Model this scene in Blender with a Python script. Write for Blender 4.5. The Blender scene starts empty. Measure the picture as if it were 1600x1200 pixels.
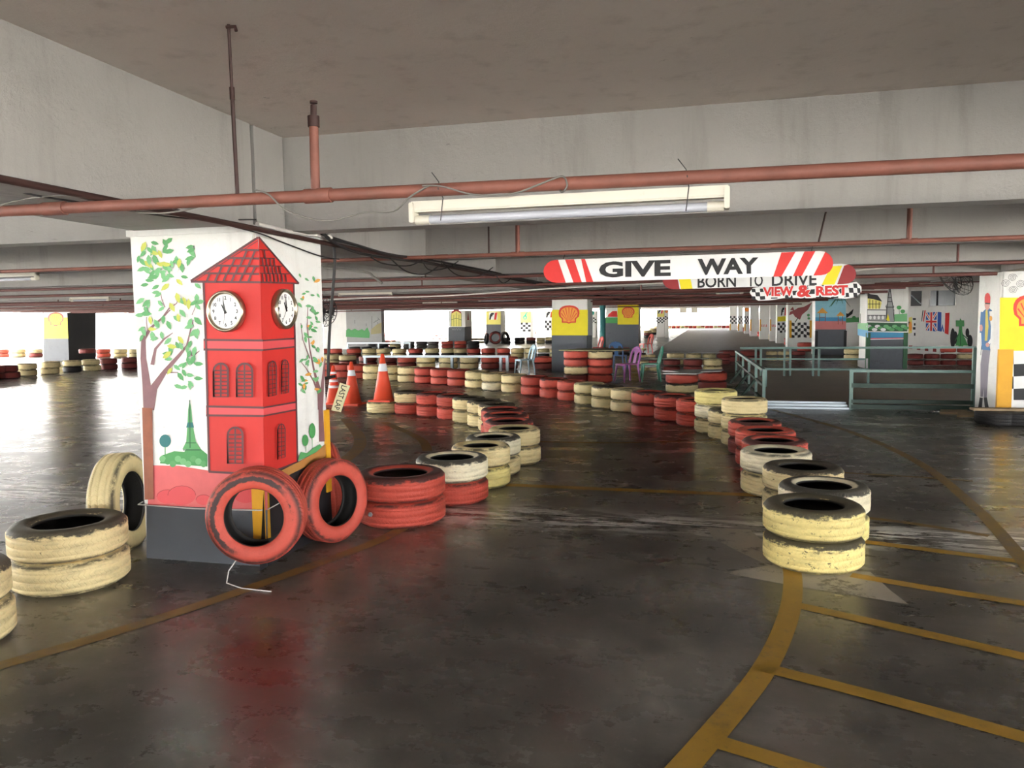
import bpy, bmesh, math, random
from mathutils import Vector, Matrix
random.seed(7)
SC = bpy.context.scene
COL = SC.collection
R = math.radians

# ------------------------------------------------------------------ camera (measured from the vanishing points of the hall)
F, H = 1200.0, 1.55
M = Matrix(((0.9693309, -0.00879956, -0.24560164), (0.24545346, 0.08450037, 0.96571853), (-0.01225553, 0.99638459, -0.0840687)))
cd = bpy.data.cameras.new('camera'); cam = bpy.data.objects.new('camera', cd); COL.objects.link(cam)
mw = Matrix.Identity(4)
for i in range(3):
    mw[i][0], mw[i][1], mw[i][2] = M[i][0], M[i][1], -M[i][2]
    mw[i][3] = (0, 0, H)[i]
cam.matrix_world = mw
cd.sensor_width = 36.0; cd.lens = F / 1600 * 36; cd.clip_end = 600; cd.clip_start = 0.05
SC.camera = cam
def ray(px, py):
    return M @ Vector(((px - 800) / F, -(py - 600) / F, 1.0))
def G(px, py, z=0.0):            # survey point on a level plane
    d = ray(px, py); return Vector((0, 0, H)) + d * ((z - H) / d.z)
def onY(px, py, Y):              # survey point on a cross wall
    d = ray(px, py); return Vector((0, 0, H)) + d * (Y / d.y)
def onX(px, py, X):              # survey point on a side wall
    d = ray(px, py); return Vector((0, 0, H)) + d * (X / d.x)

# ------------------------------------------------------------------ materials
def srgb(r, g, b):
    f = lambda c: (c / 255 / 12.92) if c / 255 <= .04045 else ((c / 255 + .055) / 1.055) ** 2.4
    return (f(r), f(g), f(b), 1)
MATS = {}
def nodes(name):
    m = bpy.data.materials.new(name); m.use_nodes = True
    nt = m.node_tree; b = nt.nodes['Principled BSDF']
    return m, nt, b
def N(nt, t, **kw):
    n = nt.nodes.new(t)
    for k, v in kw.items():
        if k.startswith('_'):
            setattr(n, k[1:], v)
        else:
            n.inputs[k.replace('__', ' ')].default_value = v
    return n
def mth(nt, op, a, b=None, c=None, clamp=False):
    n = nt.nodes.new('ShaderNodeMath'); n.operation = op; n.use_clamp = clamp
    for i, v in enumerate((a, b, c)):
        if v is None: continue
        if isinstance(v, (int, float)): n.inputs[i].default_value = v
        else: nt.links.new(v, n.inputs[i])
    return n.outputs[0]
def mixc(nt, fac, a, b, blend='MIX'):
    n = nt.nodes.new('ShaderNodeMix'); n.data_type = 'RGBA'; n.blend_type = blend
    for s, v in ((n.inputs[0], fac), (n.inputs[6], a), (n.inputs[7], b)):
        if isinstance(v, (int, float)): s.default_value = v
        elif isinstance(v, tuple): s.default_value = v
        else: nt.links.new(v, s)
    return n.outputs[2]
def ramp(nt, v, a, b):
    n = nt.nodes.new('ShaderNodeMapRange'); n.inputs[1].default_value = a; n.inputs[2].default_value = b
    n.interpolation_type = 'SMOOTHSTEP'; nt.links.new(v, n.inputs[0]); return n.outputs[0]
def noise(nt, scale, vec=None, detail=6, rough=.6):
    n = N(nt, 'ShaderNodeTexNoise', Scale=scale, Detail=detail, Roughness=rough)
    if vec is not None: nt.links.new(vec, n.inputs['Vector'])
    return n.outputs['Fac']
def mat(name, rgb, rough=.6, metal=0.0, var=.12, scale=6.0, grime=None, gscale=2.0, gthr=(.55, .75), bump=0.0):
    """plain paint or plastic: colour with slight mottling and optional grime patches"""
    if name in MATS: return MATS[name]
    m, nt, b = nodes(name)
    c = srgb(*rgb)
    tc = nt.nodes.new('ShaderNodeTexCoord').outputs['Object']
    nz = noise(nt, scale, tc)
    dark = tuple(x * (1 - var * 2) for x in c[:3]) + (1,)
    col = mixc(nt, nz, dark, tuple(min(1, x * (1 + var * .6)) for x in c[:3]) + (1,))
    if grime:
        g = ramp(nt, noise(nt, gscale, tc, 8, .7), *gthr)
        col = mixc(nt, g, col, srgb(*grime))
    nt.links.new(col, b.inputs['Base Color'])
    b.inputs['Roughness'].default_value = rough; b.inputs['Metallic'].default_value = metal
    if bump:
        bp = N(nt, 'ShaderNodeBump', Strength=bump, Distance=.02); nt.links.new(noise(nt, scale * 6, tc), bp.inputs['Height']); nt.links.new(bp.outputs[0], b.inputs['Normal'])
    MATS[name] = m
    return m
def concrete(name, rgb, streak=.5, dirt=(95, 88, 80)):
    m, nt, b = nodes(name)
    tc = nt.nodes.new('ShaderNodeTexCoord').outputs['Object']
    mp = N(nt, 'ShaderNodeMapping'); mp.inputs['Scale'].default_value = (6, 6, .7); nt.links.new(tc, mp.inputs['Vector'])
    big = noise(nt, .7, tc, 6, .6); st = noise(nt, 1.0, mp.outputs[0], 6, .6); fine = noise(nt, 14, tc, 8, .75)
    c = srgb(*rgb)
    col = mixc(nt, big, tuple(x * .8 for x in c[:3]) + (1,), tuple(min(1, x * 1.1) for x in c[:3]) + (1,))
    col = mixc(nt, mth(nt, 'MULTIPLY', ramp(nt, st, .5, .8), streak), col, srgb(*dirt))
    col = mixc(nt, mth(nt, 'MULTIPLY', ramp(nt, fine, .64, .76), .6), col, srgb(*dirt))
    mp3 = N(nt, 'ShaderNodeMapping'); mp3.inputs['Rotation'].default_value = (.5, .5, 0); mp3.inputs['Scale'].default_value = (1.5, 1.5, 9); nt.links.new(tc, mp3.inputs['Vector'])
    col = mixc(nt, mth(nt, 'MULTIPLY', ramp(nt, noise(nt, 3, mp3.outputs[0], 8, .75), .64, .72), .5), col, tuple(x * .3 for x in srgb(*dirt)[:3]) + (1,))
    nt.links.new(col, b.inputs['Base Color']); b.inputs['Roughness'].default_value = .8
    bp = N(nt, 'ShaderNodeBump', Strength=.6, Distance=.015); nt.links.new(mth(nt, 'ADD', fine, big), bp.inputs['Height']); nt.links.new(bp.outputs[0], b.inputs['Normal'])
    MATS[name] = m
    return m
CEIL = concrete('ceiling concrete', (208, 199, 190), .3, (120, 108, 98))
BEAM = concrete('beam concrete', (156, 153, 149), .45, (104, 100, 96))
WALLM = concrete('white wall paint', (228, 226, 222), .25, (170, 165, 158))
PILW = concrete('white pillar paint', (232, 232, 228), .25, (150, 146, 138))

def floor_mat():
    m, nt, b = nodes('stained concrete floor')
    g = nt.nodes.new('ShaderNodeNewGeometry').outputs['Position']
    sep = nt.nodes.new('ShaderNodeSeparateXYZ'); nt.links.new(g, sep.inputs[0])
    X, Y = sep.outputs[0], sep.outputs[1]
    a = noise(nt, .55, g, 8, .65); c = noise(nt, 2.6, g, 8, .7); d = noise(nt, 17, g, 6, .7)
    mp = N(nt, 'ShaderNodeMapping'); mp.inputs['Scale'].default_value = (.25, 2.6, 1); nt.links.new(g, mp.inputs['Vector'])
    s = noise(nt, 1.3, mp.outputs[0], 8, .7)
    col = mixc(nt, ramp(nt, a, .36, .64), srgb(72, 70, 65), srgb(120, 116, 108))
    col = mixc(nt, mth(nt, 'MULTIPLY', ramp(nt, c, .42, .80), .7), col, srgb(50, 48, 45))
    col = mixc(nt, mth(nt, 'MULTIPLY', ramp(nt, s, .55, .8), .35), col, srgb(136, 131, 123))
    col = mixc(nt, mth(nt, 'MULTIPLY', ramp(nt, d, .56, .72), .45), col, srgb(150, 146, 138))
    # worn concrete along the construction joints
    for y0, wd, amt in ((5.78, .50, 1.0), (15.4, .25, .4), (24.5, .3, .4)):
        wob = mth(nt, 'ADD', Y, mth(nt, 'MULTIPLY', mth(nt, 'SUBTRACT', noise(nt, 1.1, g, 4), .5), .22))
        dist = mth(nt, 'ABSOLUTE', mth(nt, 'SUBTRACT', wob, y0))
        band = mth(nt, 'SUBTRACT', 1.0, ramp(nt, dist, 0.02, wd))
        mp2 = N(nt, 'ShaderNodeMapping'); mp2.inputs['Scale'].default_value = (.8, 5, 1); nt.links.new(g, mp2.inputs['Vector'])
        chip = ramp(nt, noise(nt, 2.4, mp2.outputs[0], 8, .7), .485, .53)
        col = mixc(nt, mth(nt, 'MULTIPLY', mth(nt, 'MULTIPLY', band, chip), amt), col, srgb(236, 236, 234))
        line = mth(nt, 'SUBTRACT', 1.0, ramp(nt, dist, .008, .03))
        col = mixc(nt, mth(nt, 'MULTIPLY', line, .8), col, srgb(36, 32, 29))
    # spilt paint stains
    for (px, py, rad, rgb, amt) in ((400, 1040, .55, (96, 26, 24), .7), (905, 658, .35, (104, 134, 128), .5), (940, 662, .3, (104, 134, 128), .5)):
        p = G(px, py)
        dx = mth(nt, 'SUBTRACT', X, p.x); dy = mth(nt, 'SUBTRACT', Y, p.y)
        rr = mth(nt, 'SQRT', mth(nt, 'ADD', mth(nt, 'MULTIPLY', dx, dx), mth(nt, 'MULTIPLY', dy, dy)))
        rr = mth(nt, 'ADD', rr, mth(nt, 'MULTIPLY', mth(nt, 'SUBTRACT', c, .5), rad * 1.6))
        col = mixc(nt, mth(nt, 'MULTIPLY', mth(nt, 'SUBTRACT', 1.0, ramp(nt, rr, rad * .1, rad)), amt), col, srgb(*rgb))
    nt.links.new(col, b.inputs['Base Color'])
    rg = mth(nt, 'ADD', .235, mth(nt, 'MULTIPLY', ramp(nt, mth(nt, 'ADD', mth(nt, 'MULTIPLY', s, .4), mth(nt, 'MULTIPLY', c, .6)), .35, .7), .14)); b.inputs['Specular IOR Level'].default_value = .65
    nt.links.new(rg, b.inputs['Roughness'])
    bp = N(nt, 'ShaderNodeBump', Strength=.10, Distance=.004); nt.links.new(mth(nt, 'ADD', mth(nt, 'MULTIPLY', d, .4), mth(nt, 'ADD', c, s)), bp.inputs['Height']); nt.links.new(bp.outputs[0], b.inputs['Normal'])
    return m
FLOORM = floor_mat()
def worn_paint(name, rgb, under, thr=(.5, .68), rough=.5):
    m, nt, b = nodes(name)
    g = nt.nodes.new('ShaderNodeNewGeometry').outputs['Position']
    w = ramp(nt, noise(nt, 3.2, g, 8, .75), *thr)
    w2 = ramp(nt, noise(nt, 22, g, 6, .75), .55, .72)
    c = srgb(*rgb)
    col = mixc(nt, noise(nt, 4, g), tuple(x * .7 for x in c[:3]) + (1,), c)
    col = mixc(nt, mth(nt, 'MAXIMUM', mth(nt, 'MULTIPLY', w, .85), mth(nt, 'MULTIPLY', w2, .5)), col, srgb(*under))
    nt.links.new(col, b.inputs['Base Color']); b.inputs['Roughness'].default_value = rough
    return m
YLINE = worn_paint('worn yellow floor paint', (186, 146, 52), (104, 90, 62), (.5, .74))
YDIM = worn_paint('faded yellow floor paint', (150, 122, 64), (108, 97, 84), (.46, .64))
PATCH = worn_paint('worn pale floor paint', (186, 180, 168), (84, 80, 74), (.54, .60))

def tyre_mat(name, rgb, wear=.35, top=False, bare=(36, 34, 33), ring=False):
    m, nt, b = nodes(name)
    tco = nt.nodes.new('ShaderNodeTexCoord').outputs['Object']
    oi = nt.nodes.new('ShaderNodeObjectInfo')
    off = N(nt, 'ShaderNodeVectorMath', _operation='SCALE'); off.inputs[0].default_value = (17, 31, 23); nt.links.new(oi.outputs['Random'], off.inputs['Scale'])
    ad = N(nt, 'ShaderNodeVectorMath', _operation='ADD'); nt.links.new(tco, ad.inputs[0]); nt.links.new(off.outputs[0], ad.inputs[1])
    v = ad.outputs[0]
    sep = nt.nodes.new('ShaderNodeSeparateXYZ'); nt.links.new(tco, sep.inputs[0])
    x, y, z = sep.outputs
    rr = mth(nt, 'SQRT', mth(nt, 'ADD', mth(nt, 'MULTIPLY', x, x), mth(nt, 'MULTIPLY', y, y)))
    az = mth(nt, 'ABSOLUTE', z)
    mp = N(nt, 'ShaderNodeMapping'); mp.inputs['Scale'].default_value = (1, 1, 3.5); nt.links.new(v, mp.inputs['Vector'])
    n1 = noise(nt, 7, mp.outputs[0], 8, .72); n2 = noise(nt, 26, v, 8, .75); n3 = noise(nt, 2.5, v, 4)
    c = srgb(*rgb)
    jit = mth(nt, 'ADD', .82, mth(nt, 'MULTIPLY', oi.outputs['Random'], .3))
    col = mixc(nt, n3, tuple(t * .86 for t in c[:3]) + (1,), c)
    hs = N(nt, 'ShaderNodeHueSaturation'); nt.links.new(col, hs.inputs['Color']); nt.links.new(jit, hs.inputs['Value']); col = hs.outputs[0]
    col = mixc(nt, mth(nt, 'MULTIPLY', ramp(nt, n1, .42, .74), .62), col, tuple(t * .5 for t in c[:3]) + (1,))
    RUB = srgb(*bare)
    chips = mth(nt, 'MULTIPLY', ramp(nt, n2, .78 - wear * .3, .84 - wear * .3), .8)
    # paint rubs off the shoulder edges first
    edge = mth(nt, 'MULTIPLY', ramp(nt, az, .060, .086), ramp(nt, rr, .24, .275))
    edge = mth(nt, 'MULTIPLY', edge, ramp(nt, mth(nt, 'ADD', n1, mth(nt, 'MULTIPLY', n2, .4)), .62 - wear * .2, .78 - wear * .2))
    fac = mth(nt, 'MAXIMUM', chips, edge)
    if top:
        zz = mth(nt, 'ADD', z, mth(nt, 'MULTIPLY', mth(nt, 'SUBTRACT', mth(nt, 'ADD', n1, mth(nt, 'MULTIPLY', n2, .5)), .75), .11))
        t1 = mth(nt, 'MULTIPLY', mth(nt, 'MULTIPLY', ramp(nt, zz, .054, .072), ramp(nt, mth(nt, 'ADD', rr, mth(nt, 'MULTIPLY', mth(nt, 'SUBTRACT', n1, .5), .05)), .195 - (top > 1) * .06, .215 - (top > 1) * .06)), .93)
        fac = mth(nt, 'MAXIMUM', fac, t1)
    if ring:
        q = mth(nt, 'ADD', rr, mth(nt, 'MULTIPLY', mth(nt, 'SUBTRACT', n2, .5), .05))
        bnd = mth(nt, 'MULTIPLY', ramp(nt, q, .214, .222), mth(nt, 'SUBTRACT', 1.0, ramp(nt, q, .244, .254)))
        side = ramp(nt, mth(nt, 'ADD', mth(nt, 'SUBTRACT', mth(nt, 'MULTIPLY', n1, .25), x), y), .0, .16)
        fac = mth(nt, 'MAXIMUM', fac, mth(nt, 'MULTIPLY', mth(nt, 'MULTIPLY', bnd, mth(nt, 'MAXIMUM', side, ramp(nt, n1, .6, .66))), .95))
    inner = mth(nt, 'SUBTRACT', 1.0, ramp(nt, rr, .163, .178))
    ir = mth(nt, 'MULTIPLY', mth(nt, 'LESS_THAN', az, .0765), mth(nt, 'LESS_THAN', rr, .274))
    fac = mth(nt, 'MAXIMUM', fac, mth(nt, 'MAXIMUM', ir, mth(nt, 'MULTIPLY', inner, .5)))
    col = mixc(nt, fac, col, RUB)
    nt.links.new(col, b.inputs['Base Color']); b.inputs['Roughness'].default_value = .62
    # moulded tread: sipes round the shoulder and ribs
    ang = mth(nt, 'ARCTAN2', y, x)
    zig = mth(nt, 'SINE', mth(nt, 'ADD', mth(nt, 'MULTIPLY', ang, 70), mth(nt, 'MULTIPLY', mth(nt, 'PINGPONG', z, .02), 160)))
    sip = mth(nt, 'MULTIPLY', mth(nt, 'MULTIPLY', ramp(nt, zig, .55, .95), ramp(nt, rr, .262, .276)), -1.0)
    bp = N(nt, 'ShaderNodeBump', Strength=.55, Distance=.006)
    nt.links.new(mth(nt, 'ADD', sip, mth(nt, 'MULTIPLY', n2, .7)), bp.inputs['Height']); nt.links.new(bp.outputs[0], b.inputs['Normal'])
    return m
TM = {
    'red': tyre_mat('red painted rubber', (196, 78, 62), .25),
    'redT': tyre_mat('red painted rubber with bare top', (196, 78, 62), .3, True, (58, 36, 34)),
    'redR': tyre_mat('red painted rubber with bare ring', (196, 78, 62), .45, ring=True),
    'dred': tyre_mat('dull maroon painted rubber', (132, 52, 46), .35),  # the red paint again, darkened in its colour for tyres standing in shade
    'cream': tyre_mat('cream painted rubber', (230, 211, 158), .25),
    'creamT': tyre_mat('cream painted rubber with bare top', (228, 208, 156), .55, 2),
    'white': tyre_mat('off white painted rubber', (232, 222, 190), .3),
    'whiteT': tyre_mat('off white painted rubber with bare top', (232, 222, 190), .4, True),
    'yel': tyre_mat('yellow painted rubber', (228, 213, 138), .35),
    'yelT': tyre_mat('yellow painted rubber with bare top', (231, 212, 138), .68, 2),
    'black': tyre_mat('bare black rubber', (44, 43, 43), .2),
    'grey': tyre_mat('grey painted rubber', (110, 108, 104), .2),
}
PLAIN = {TM[k].name: mat('far ' + k, c, .65, 0, .2, 3) for k, c in dict(red=(196, 76, 66), redR=(196, 76, 66), redT=(180, 70, 62), dred=(120, 50, 46), cream=(222, 204, 152), creamT=(206, 190, 142), white=(228, 218, 186), whiteT=(220, 210, 180), yel=(226, 212, 122), yelT=(220, 206, 122), black=(44, 43, 43), grey=(110, 108, 104)).items()}
CNAME = {'red': 'red', 'redR': 'worn red', 'redT': 'black-topped red', 'dred': 'maroon', 'cream': 'cream', 'creamT': 'black-topped cream', 'white': 'off-white', 'whiteT': 'black-rimmed off-white', 'yel': 'yellow', 'yelT': 'black-topped yellow', 'black': 'black', 'grey': 'grey'}

# ------------------------------------------------------------------ mesh builder
class MB:
    def __init__(s): s.v = []; s.f = []; s.m = []; s.mats = []; s.sm = []
    def mi(s, m):
        if m not in s.mats: s.mats.append(m)
        return s.mats.index(m)
    def add(s, vs, fs, m, smooth=False):
        k = len(s.v); s.v += [tuple(v) for v in vs]; i = s.mi(m)
        for f in fs: s.f.append(tuple(k + a for a in f)); s.m.append(i); s.sm.append(smooth)
    def box(s, a, b, m, T=None):
        x0, y0, z0 = a; x1, y1, z1 = b
        vs = [Vector(p) for p in ((x0, y0, z0), (x1, y0, z0), (x1, y1, z0), (x0, y1, z0), (x0, y0, z1), (x1, y0, z1), (x1, y1, z1), (x0, y1, z1))]
        if T is not None: vs = [T @ v for v in vs]
        s.add(vs, [(0, 3, 2, 1), (4, 5, 6, 7), (0, 1, 5, 4), (1, 2, 6, 5), (2, 3, 7, 6), (3, 0, 4, 7)], m)
    def bbox(s, a, b, m, bev=.01):
        """box with bevelled edges"""
        bm = bmesh.new(); bmesh.ops.create_cube(bm, size=1)
        for v in bm.verts: v.co = Vector([(a[i] + b[i]) / 2 + v.co[i] * (b[i] - a[i]) for i in range(3)])
        bmesh.ops.bevel(bm, geom=bm.edges[:], offset=bev, segments=2, affect='EDGES')
        bm.verts.index_update(); s.add([v.co for v in bm.verts], [[v.index for v in f.verts] for f in bm.faces], m); bm.free()
    def tube(s, pts, r, m, n=10, cap=True, smooth=True):
        pts = [Vector(p) for p in pts]; rs = r if isinstance(r, (list, tuple)) else [r] * len(pts)
        rings = []; up = None
        for i, p in enumerate(pts):
            t = (pts[min(i + 1, len(pts) - 1)] - pts[max(i - 1, 0)]).normalized()
            if up is None: up = Vector((0, 0, 1)) if abs(t.z) < .9 else Vector((1, 0, 0))
            a = t.cross(up).normalized(); up = a.cross(t).normalized()
            rings.append([p + (a * math.cos(k * 2 * math.pi / n) + up * math.sin(k * 2 * math.pi / n)) * rs[i] for k in range(n)])
        vs = [v for rg in rings for v in rg]; fs = []
        for i in range(len(pts) - 1):
            for k in range(n):
                fs.append((i * n + k, i * n + (k + 1) % n, (i + 1) * n + (k + 1) % n, (i + 1) * n + k))
        s.add(vs, fs, m, smooth)
        if cap:
            s.add(rings[0], [tuple(range(n))[::-1]], m); s.add(rings[-1], [tuple(range(n))], m)
    def lathe(s, prof, m, n=32, T=None, closed=False, smooth=True):
        vs = []; q = len(prof)
        for k in range(n):
            c, sn = math.cos(2 * math.pi * k / n), math.sin(2 * math.pi * k / n)
            for r, z in prof:
                v = Vector((r * c, r * sn, z)); vs.append(T @ v if T is not None else v)
        fs = []
        for k in range(n):
            for i in range(q if closed else q - 1):
                j = (i + 1) % q; a, b = k * q, ((k + 1) % n) * q
                fs.append((a + i, b + i, b + j, a + j))
        s.add(vs, fs, m, smooth)
    def prism(s, pts, off, m):
        """closed outline swept by vector off"""
        n = len(pts); pts = [Vector(p) for p in pts]; off = Vector(off)
        s.add(pts + [p + off for p in pts], [tuple(range(n)), tuple(range(2 * n - 1, n - 1, -1))] + [(i, i + n, (i + 1) % n + n, (i + 1) % n) for i in range(n)], m)
    def build(s, name, parent=None):
        me = bpy.data.meshes.new(name); me.from_pydata(s.v, [], s.f)
        for m in s.mats: me.materials.append(m)
        me.polygons.foreach_set('material_index', s.m); me.polygons.foreach_set('use_smooth', s.sm)
        me.update()
        bm = bmesh.new(); bm.from_mesh(me); bmesh.ops.recalc_face_normals(bm, faces=bm.faces[:]); bm.to_mesh(me); bm.free()
        o = bpy.data.objects.new(name, me); COL.objects.link(o)
        if parent is not None: o.parent = parent; o.matrix_parent_inverse = Matrix.Translation(parent.location).inverted() if parent.rotation_euler == Matrix.Identity(3).to_euler() else parent.matrix_basis.inverted()
        return o
def tag(o, label=None, cat=None, group=None, kind=None):
    if label: o['label'] = label
    if cat: o['category'] = cat
    if group: o['group'] = group
    if kind: o['kind'] = kind
    return o
def empty(name, loc, label, cat, group=None, kind=None, rz=0):
    o = bpy.data.objects.new(name, None); COL.objects.link(o); o.location = loc; o.rotation_euler = (0, 0, rz); o.empty_display_size = .1
    return tag(o, label, cat, group, kind)
def copy_tree(o, parent=None):
    c = o.copy(); COL.objects.link(c)
    if parent is not None: c.parent = parent
    for ch in list(o.children): copy_tree(ch, c)
    return c
ORD = 'first second third fourth fifth sixth seventh eighth ninth tenth eleventh twelfth thirteenth fourteenth fifteenth sixteenth seventeenth eighteenth nineteenth twentieth twenty-first twenty-second twenty-third twenty-fourth twenty-fifth twenty-sixth twenty-seventh twenty-eighth twenty-ninth thirtieth thirty-first thirty-second thirty-third thirty-fourth thirty-fifth thirty-sixth'.split()

def text_geo(s, offset=0.0, res=3):
    cu = bpy.data.curves.new('t', 'FONT'); cu.body = s; cu.offset = offset; cu.resolution_u = res; cu.fill_mode = 'FRONT'
    o = bpy.data.objects.new('t', cu); COL.objects.link(o)
    dg = bpy.context.evaluated_depsgraph_get(); dg.update()
    me = o.evaluated_get(dg).to_mesh()
    vs = [v.co.copy() for v in me.vertices]; fs = [tuple(p.vertices) for p in me.polygons]
    o.evaluated_get(dg).to_mesh_clear(); bpy.data.objects.remove(o); bpy.data.curves.remove(cu)
    return vs, fs
class Paint:
    """flat painted decoration on a plane: outlines are surveyed points, every layer a hair above the last"""
    def __init__(s, plane, val, conv=None, sign=-1):
        s.mb = MB(); s.words = []; s.plane = plane; s.val = val; s.lay = 0; s.conv = conv; s.sign = sign
    def pt(s, p, raw=False):
        x, y = (p if s.conv is None or raw else s.conv(*p))
        o = (.0012 + .0004 * s.lay) * s.sign * s.k
        return onY(x, y, s.val + o) if s.plane == 'Y' else onX(x, y, s.val + o)
    k = 1.0
    def poly(s, pts, m):
        s.lay += 1; vs = [s.pt(p) for p in pts]; s.mb.add(vs, [tuple(range(len(vs)))], m); return s
    def ell(s, cx, cy, rx, ry, m, n=20, a0=0, a1=2 * math.pi, rot=0):
        cr, sr = math.cos(rot), math.sin(rot); P = []
        for i in range(n):
            a = a0 + (a1 - a0) * i / (n - (0 if abs(a1 - a0 - 2 * math.pi) < 1e-6 else 1))
            u, v = rx * math.cos(a), ry * math.sin(a); P.append((cx + u * cr - v * sr, cy + u * sr + v * cr))
        return s.poly(P, m)
    def line(s, pts, w, m, new=True):
        if new: s.lay += 1
        ws = w if isinstance(w, (list, tuple)) else [w] * len(pts)
        L, Rr = [], []
        for i, p in enumerate(pts):
            a = pts[max(i - 1, 0)]; b = pts[min(i + 1, len(pts) - 1)]
            dx, dy = b[0] - a[0], b[1] - a[1]; l = math.hypot(dx, dy) or 1
            nx, ny = -dy / l * ws[i] / 2, dx / l * ws[i] / 2
            L.append(s.pt((p[0] + nx, p[1] + ny))); Rr.append(s.pt((p[0] - nx, p[1] - ny)))
        n = len(pts); s.mb.add(L + Rr, [(i, i + 1, n + i + 1, n + i) for i in range(n - 1)], m); return s
    def loop(s, pts, w, m): return s.line(list(pts) + [pts[0], pts[1]], w, m)
    def rect(s, x0, y0, x1, y1, m): return s.poly([(x0, y0), (x1, y0), (x1, y1), (x0, y1)], m)
    def text(s, body, x0, y0, x1, y1, m, off=0.0, quad=None):
        """lettering stretched into the box (or into a quad: bottom-left, bottom-right, top-right, top-left)"""
        s.lay += 1; vs, fs = text_geo(body, off)
        a0 = min(v.x for v in vs); a1 = max(v.x for v in vs); b0 = min(v.y for v in vs); b1 = max(v.y for v in vs)
        q = quad or [(x0, y1), (x1, y1), (x1, y0), (x0, y0)]
        out = []
        for v in vs:
            u = (v.x - a0) / (a1 - a0); w = (v.y - b0) / (b1 - b0)
            px = (q[0][0] * (1 - u) + q[1][0] * u) * (1 - w) + (q[3][0] * (1 - u) + q[2][0] * u) * w
            py = (q[0][1] * (1 - u) + q[1][1] * u) * (1 - w) + (q[3][1] * (1 - u) + q[2][1] * u) * w
            out.append(s.pt((px, py)))
        if s.parts: b = MB(); b.add(out, fs, m); s.words.append(b)
        else: s.mb.add(out, fs, m)
        return s
    parts = False
    def checker(s, x0, y0, x1, y1, nx, ny, a, b, wave=0):
        s.rect(x0, y0, x1, y1, a); s.lay += 1
        for i in range(nx):
            for j in range(ny):
                if (i + j) % 2: continue
                w = lambda i: wave * math.sin(i * 1.3)
                xs = [x0 + (x1 - x0) * t / nx for t in (i, i + 1)]; ys = [y0 + (y1 - y0) * t / ny for t in (j, j + 1)]
                cl = lambda y: max(y0, min(y1, y))
                P = [(xs[0], cl(ys[0] + w(i))), (xs[1], cl(ys[0] + w(i + 1))), (xs[1], cl(ys[1] + w(i + 1))), (xs[0], cl(ys[1] + w(i)))]
                s.mb.add([s.pt(p) for p in P], [(0, 1, 2, 3)], b)
        return s
    def build(s, name, parent): return s.mb.build(name, parent)

PC = lambda name, rgb, **k: mat('paint ' + name, rgb, **dict(dict(rough=.6, var=.08, scale=5), **k))
WHITE = PC('white', (232, 232, 230)); BLACK = PC('black', (24, 24, 27)); GREY = PC('dark grey', (88, 92, 98), grime=(70, 72, 76)); LGREY = PC('light grey', (150, 150, 150))
YEL = PC('yellow', (236, 218, 28)); PYEL = PC('pale yellow', (232, 222, 120)); RED = PC('red', (214, 44, 40)); ORED = PC('orange red', (222, 66, 46)); ORG = PC('orange', (242, 160, 58))
TRED = PC('tower red', (202, 44, 38), var=.1, scale=3); TPINK = PC('tower pink', (216, 78, 82)); TLINE = PC('tower outline', (92, 52, 56)); TROOF = PC('roof red', (206, 44, 38))
PINK = PC('ground pink', (222, 104, 104), var=.2, scale=4); GRN = PC('green', (74, 150, 84)); DGRN = PC('dark green', (44, 92, 58)); LGRN = PC('leaf green', (112, 176, 118)); LEAF2 = PC('leaf yellow green', (186, 192, 80)); LEAF3 = PC('leaf mid green', (88, 158, 96)); LEAF4 = PC('leaf orange', (222, 160, 70))
TRUNK = PC('trunk mauve', (136, 96, 100), var=.2, scale=12); BLUE = PC('blue', (38, 82, 170)); SKYB = PC('sky blue', (140, 196, 214)); SEA = PC('sea blue', (70, 150, 196)); MAROON = PC('maroon', (150, 40, 44)); BROWN = PC('wood brown', (150, 84, 56), var=.25, scale=14); YGUARD = PC('amber guard', (228, 168, 36), var=.12); SAND = PC('coral sand', (202, 120, 116)); TEAL = PC('teal', (36, 112, 112)); SKIN = PC('skin', (206, 150, 140)); DENIM = PC('denim', (60, 112, 160)); TROUS = PC('trousers grey', (132, 126, 138)); EMB = PC('emblem green', (30, 160, 140))
GREENP = mat('dark green metal paint', (36, 60, 48), .5, .1, grime=(74, 90, 80)); PALEG = mat('pale green metal paint', (96, 122, 114), .4, .2, grime=(80, 92, 86))
RUST = mat('rusty red pipe paint', (140, 86, 72), .6, .0, .35, 5, grime=(108, 78, 64), gscale=3); RUSTD = mat('dark rusty steel', (64, 38, 34), .6, .1, .3, 6); RUST2 = mat('maroon pipe paint', (108, 64, 58), .55, 0, .25, 5)
STEEL = mat('galvanised steel', (168, 178, 184), .35, .6); GOLD = mat('brass clock rim', (172, 160, 138), .28, .9); DIAL = mat('white clock dial', (240, 240, 236), .3, var=.02); BLK = mat('black plastic', (26, 26, 28), .45); CABLE = mat('black cable sheath', (34, 31, 32), .6); GCABLE = mat('grey cable sheath', (120, 116, 110), .6); WCABLE = mat('white conduit', (206, 202, 196), .5); STRING = mat('white nylon string', (214, 214, 210), .7)
ENAMEL = mat('off white enamel', (206, 201, 186), .45, var=.05, grime=(170, 132, 86), gscale=5, gthr=(.62, .78)); TUBE = mat('frosted tube glass', (176, 178, 186), .18, var=.03)
CONE = mat('orange cone plastic', (226, 76, 44), .45, var=.1); CONEW = mat('white reflective band', (228, 232, 236), .3); BOARD = mat('cream board', (232, 224, 176), .6); PLY = mat('weathered plywood', (150, 146, 106), .7, var=.25, scale=9); PLANK = mat('weathered plank', (160, 138, 108), .8, var=.25, scale=9); GPLANK = mat('grey painted plank', (150, 148, 142), .7, var=.2)
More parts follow.
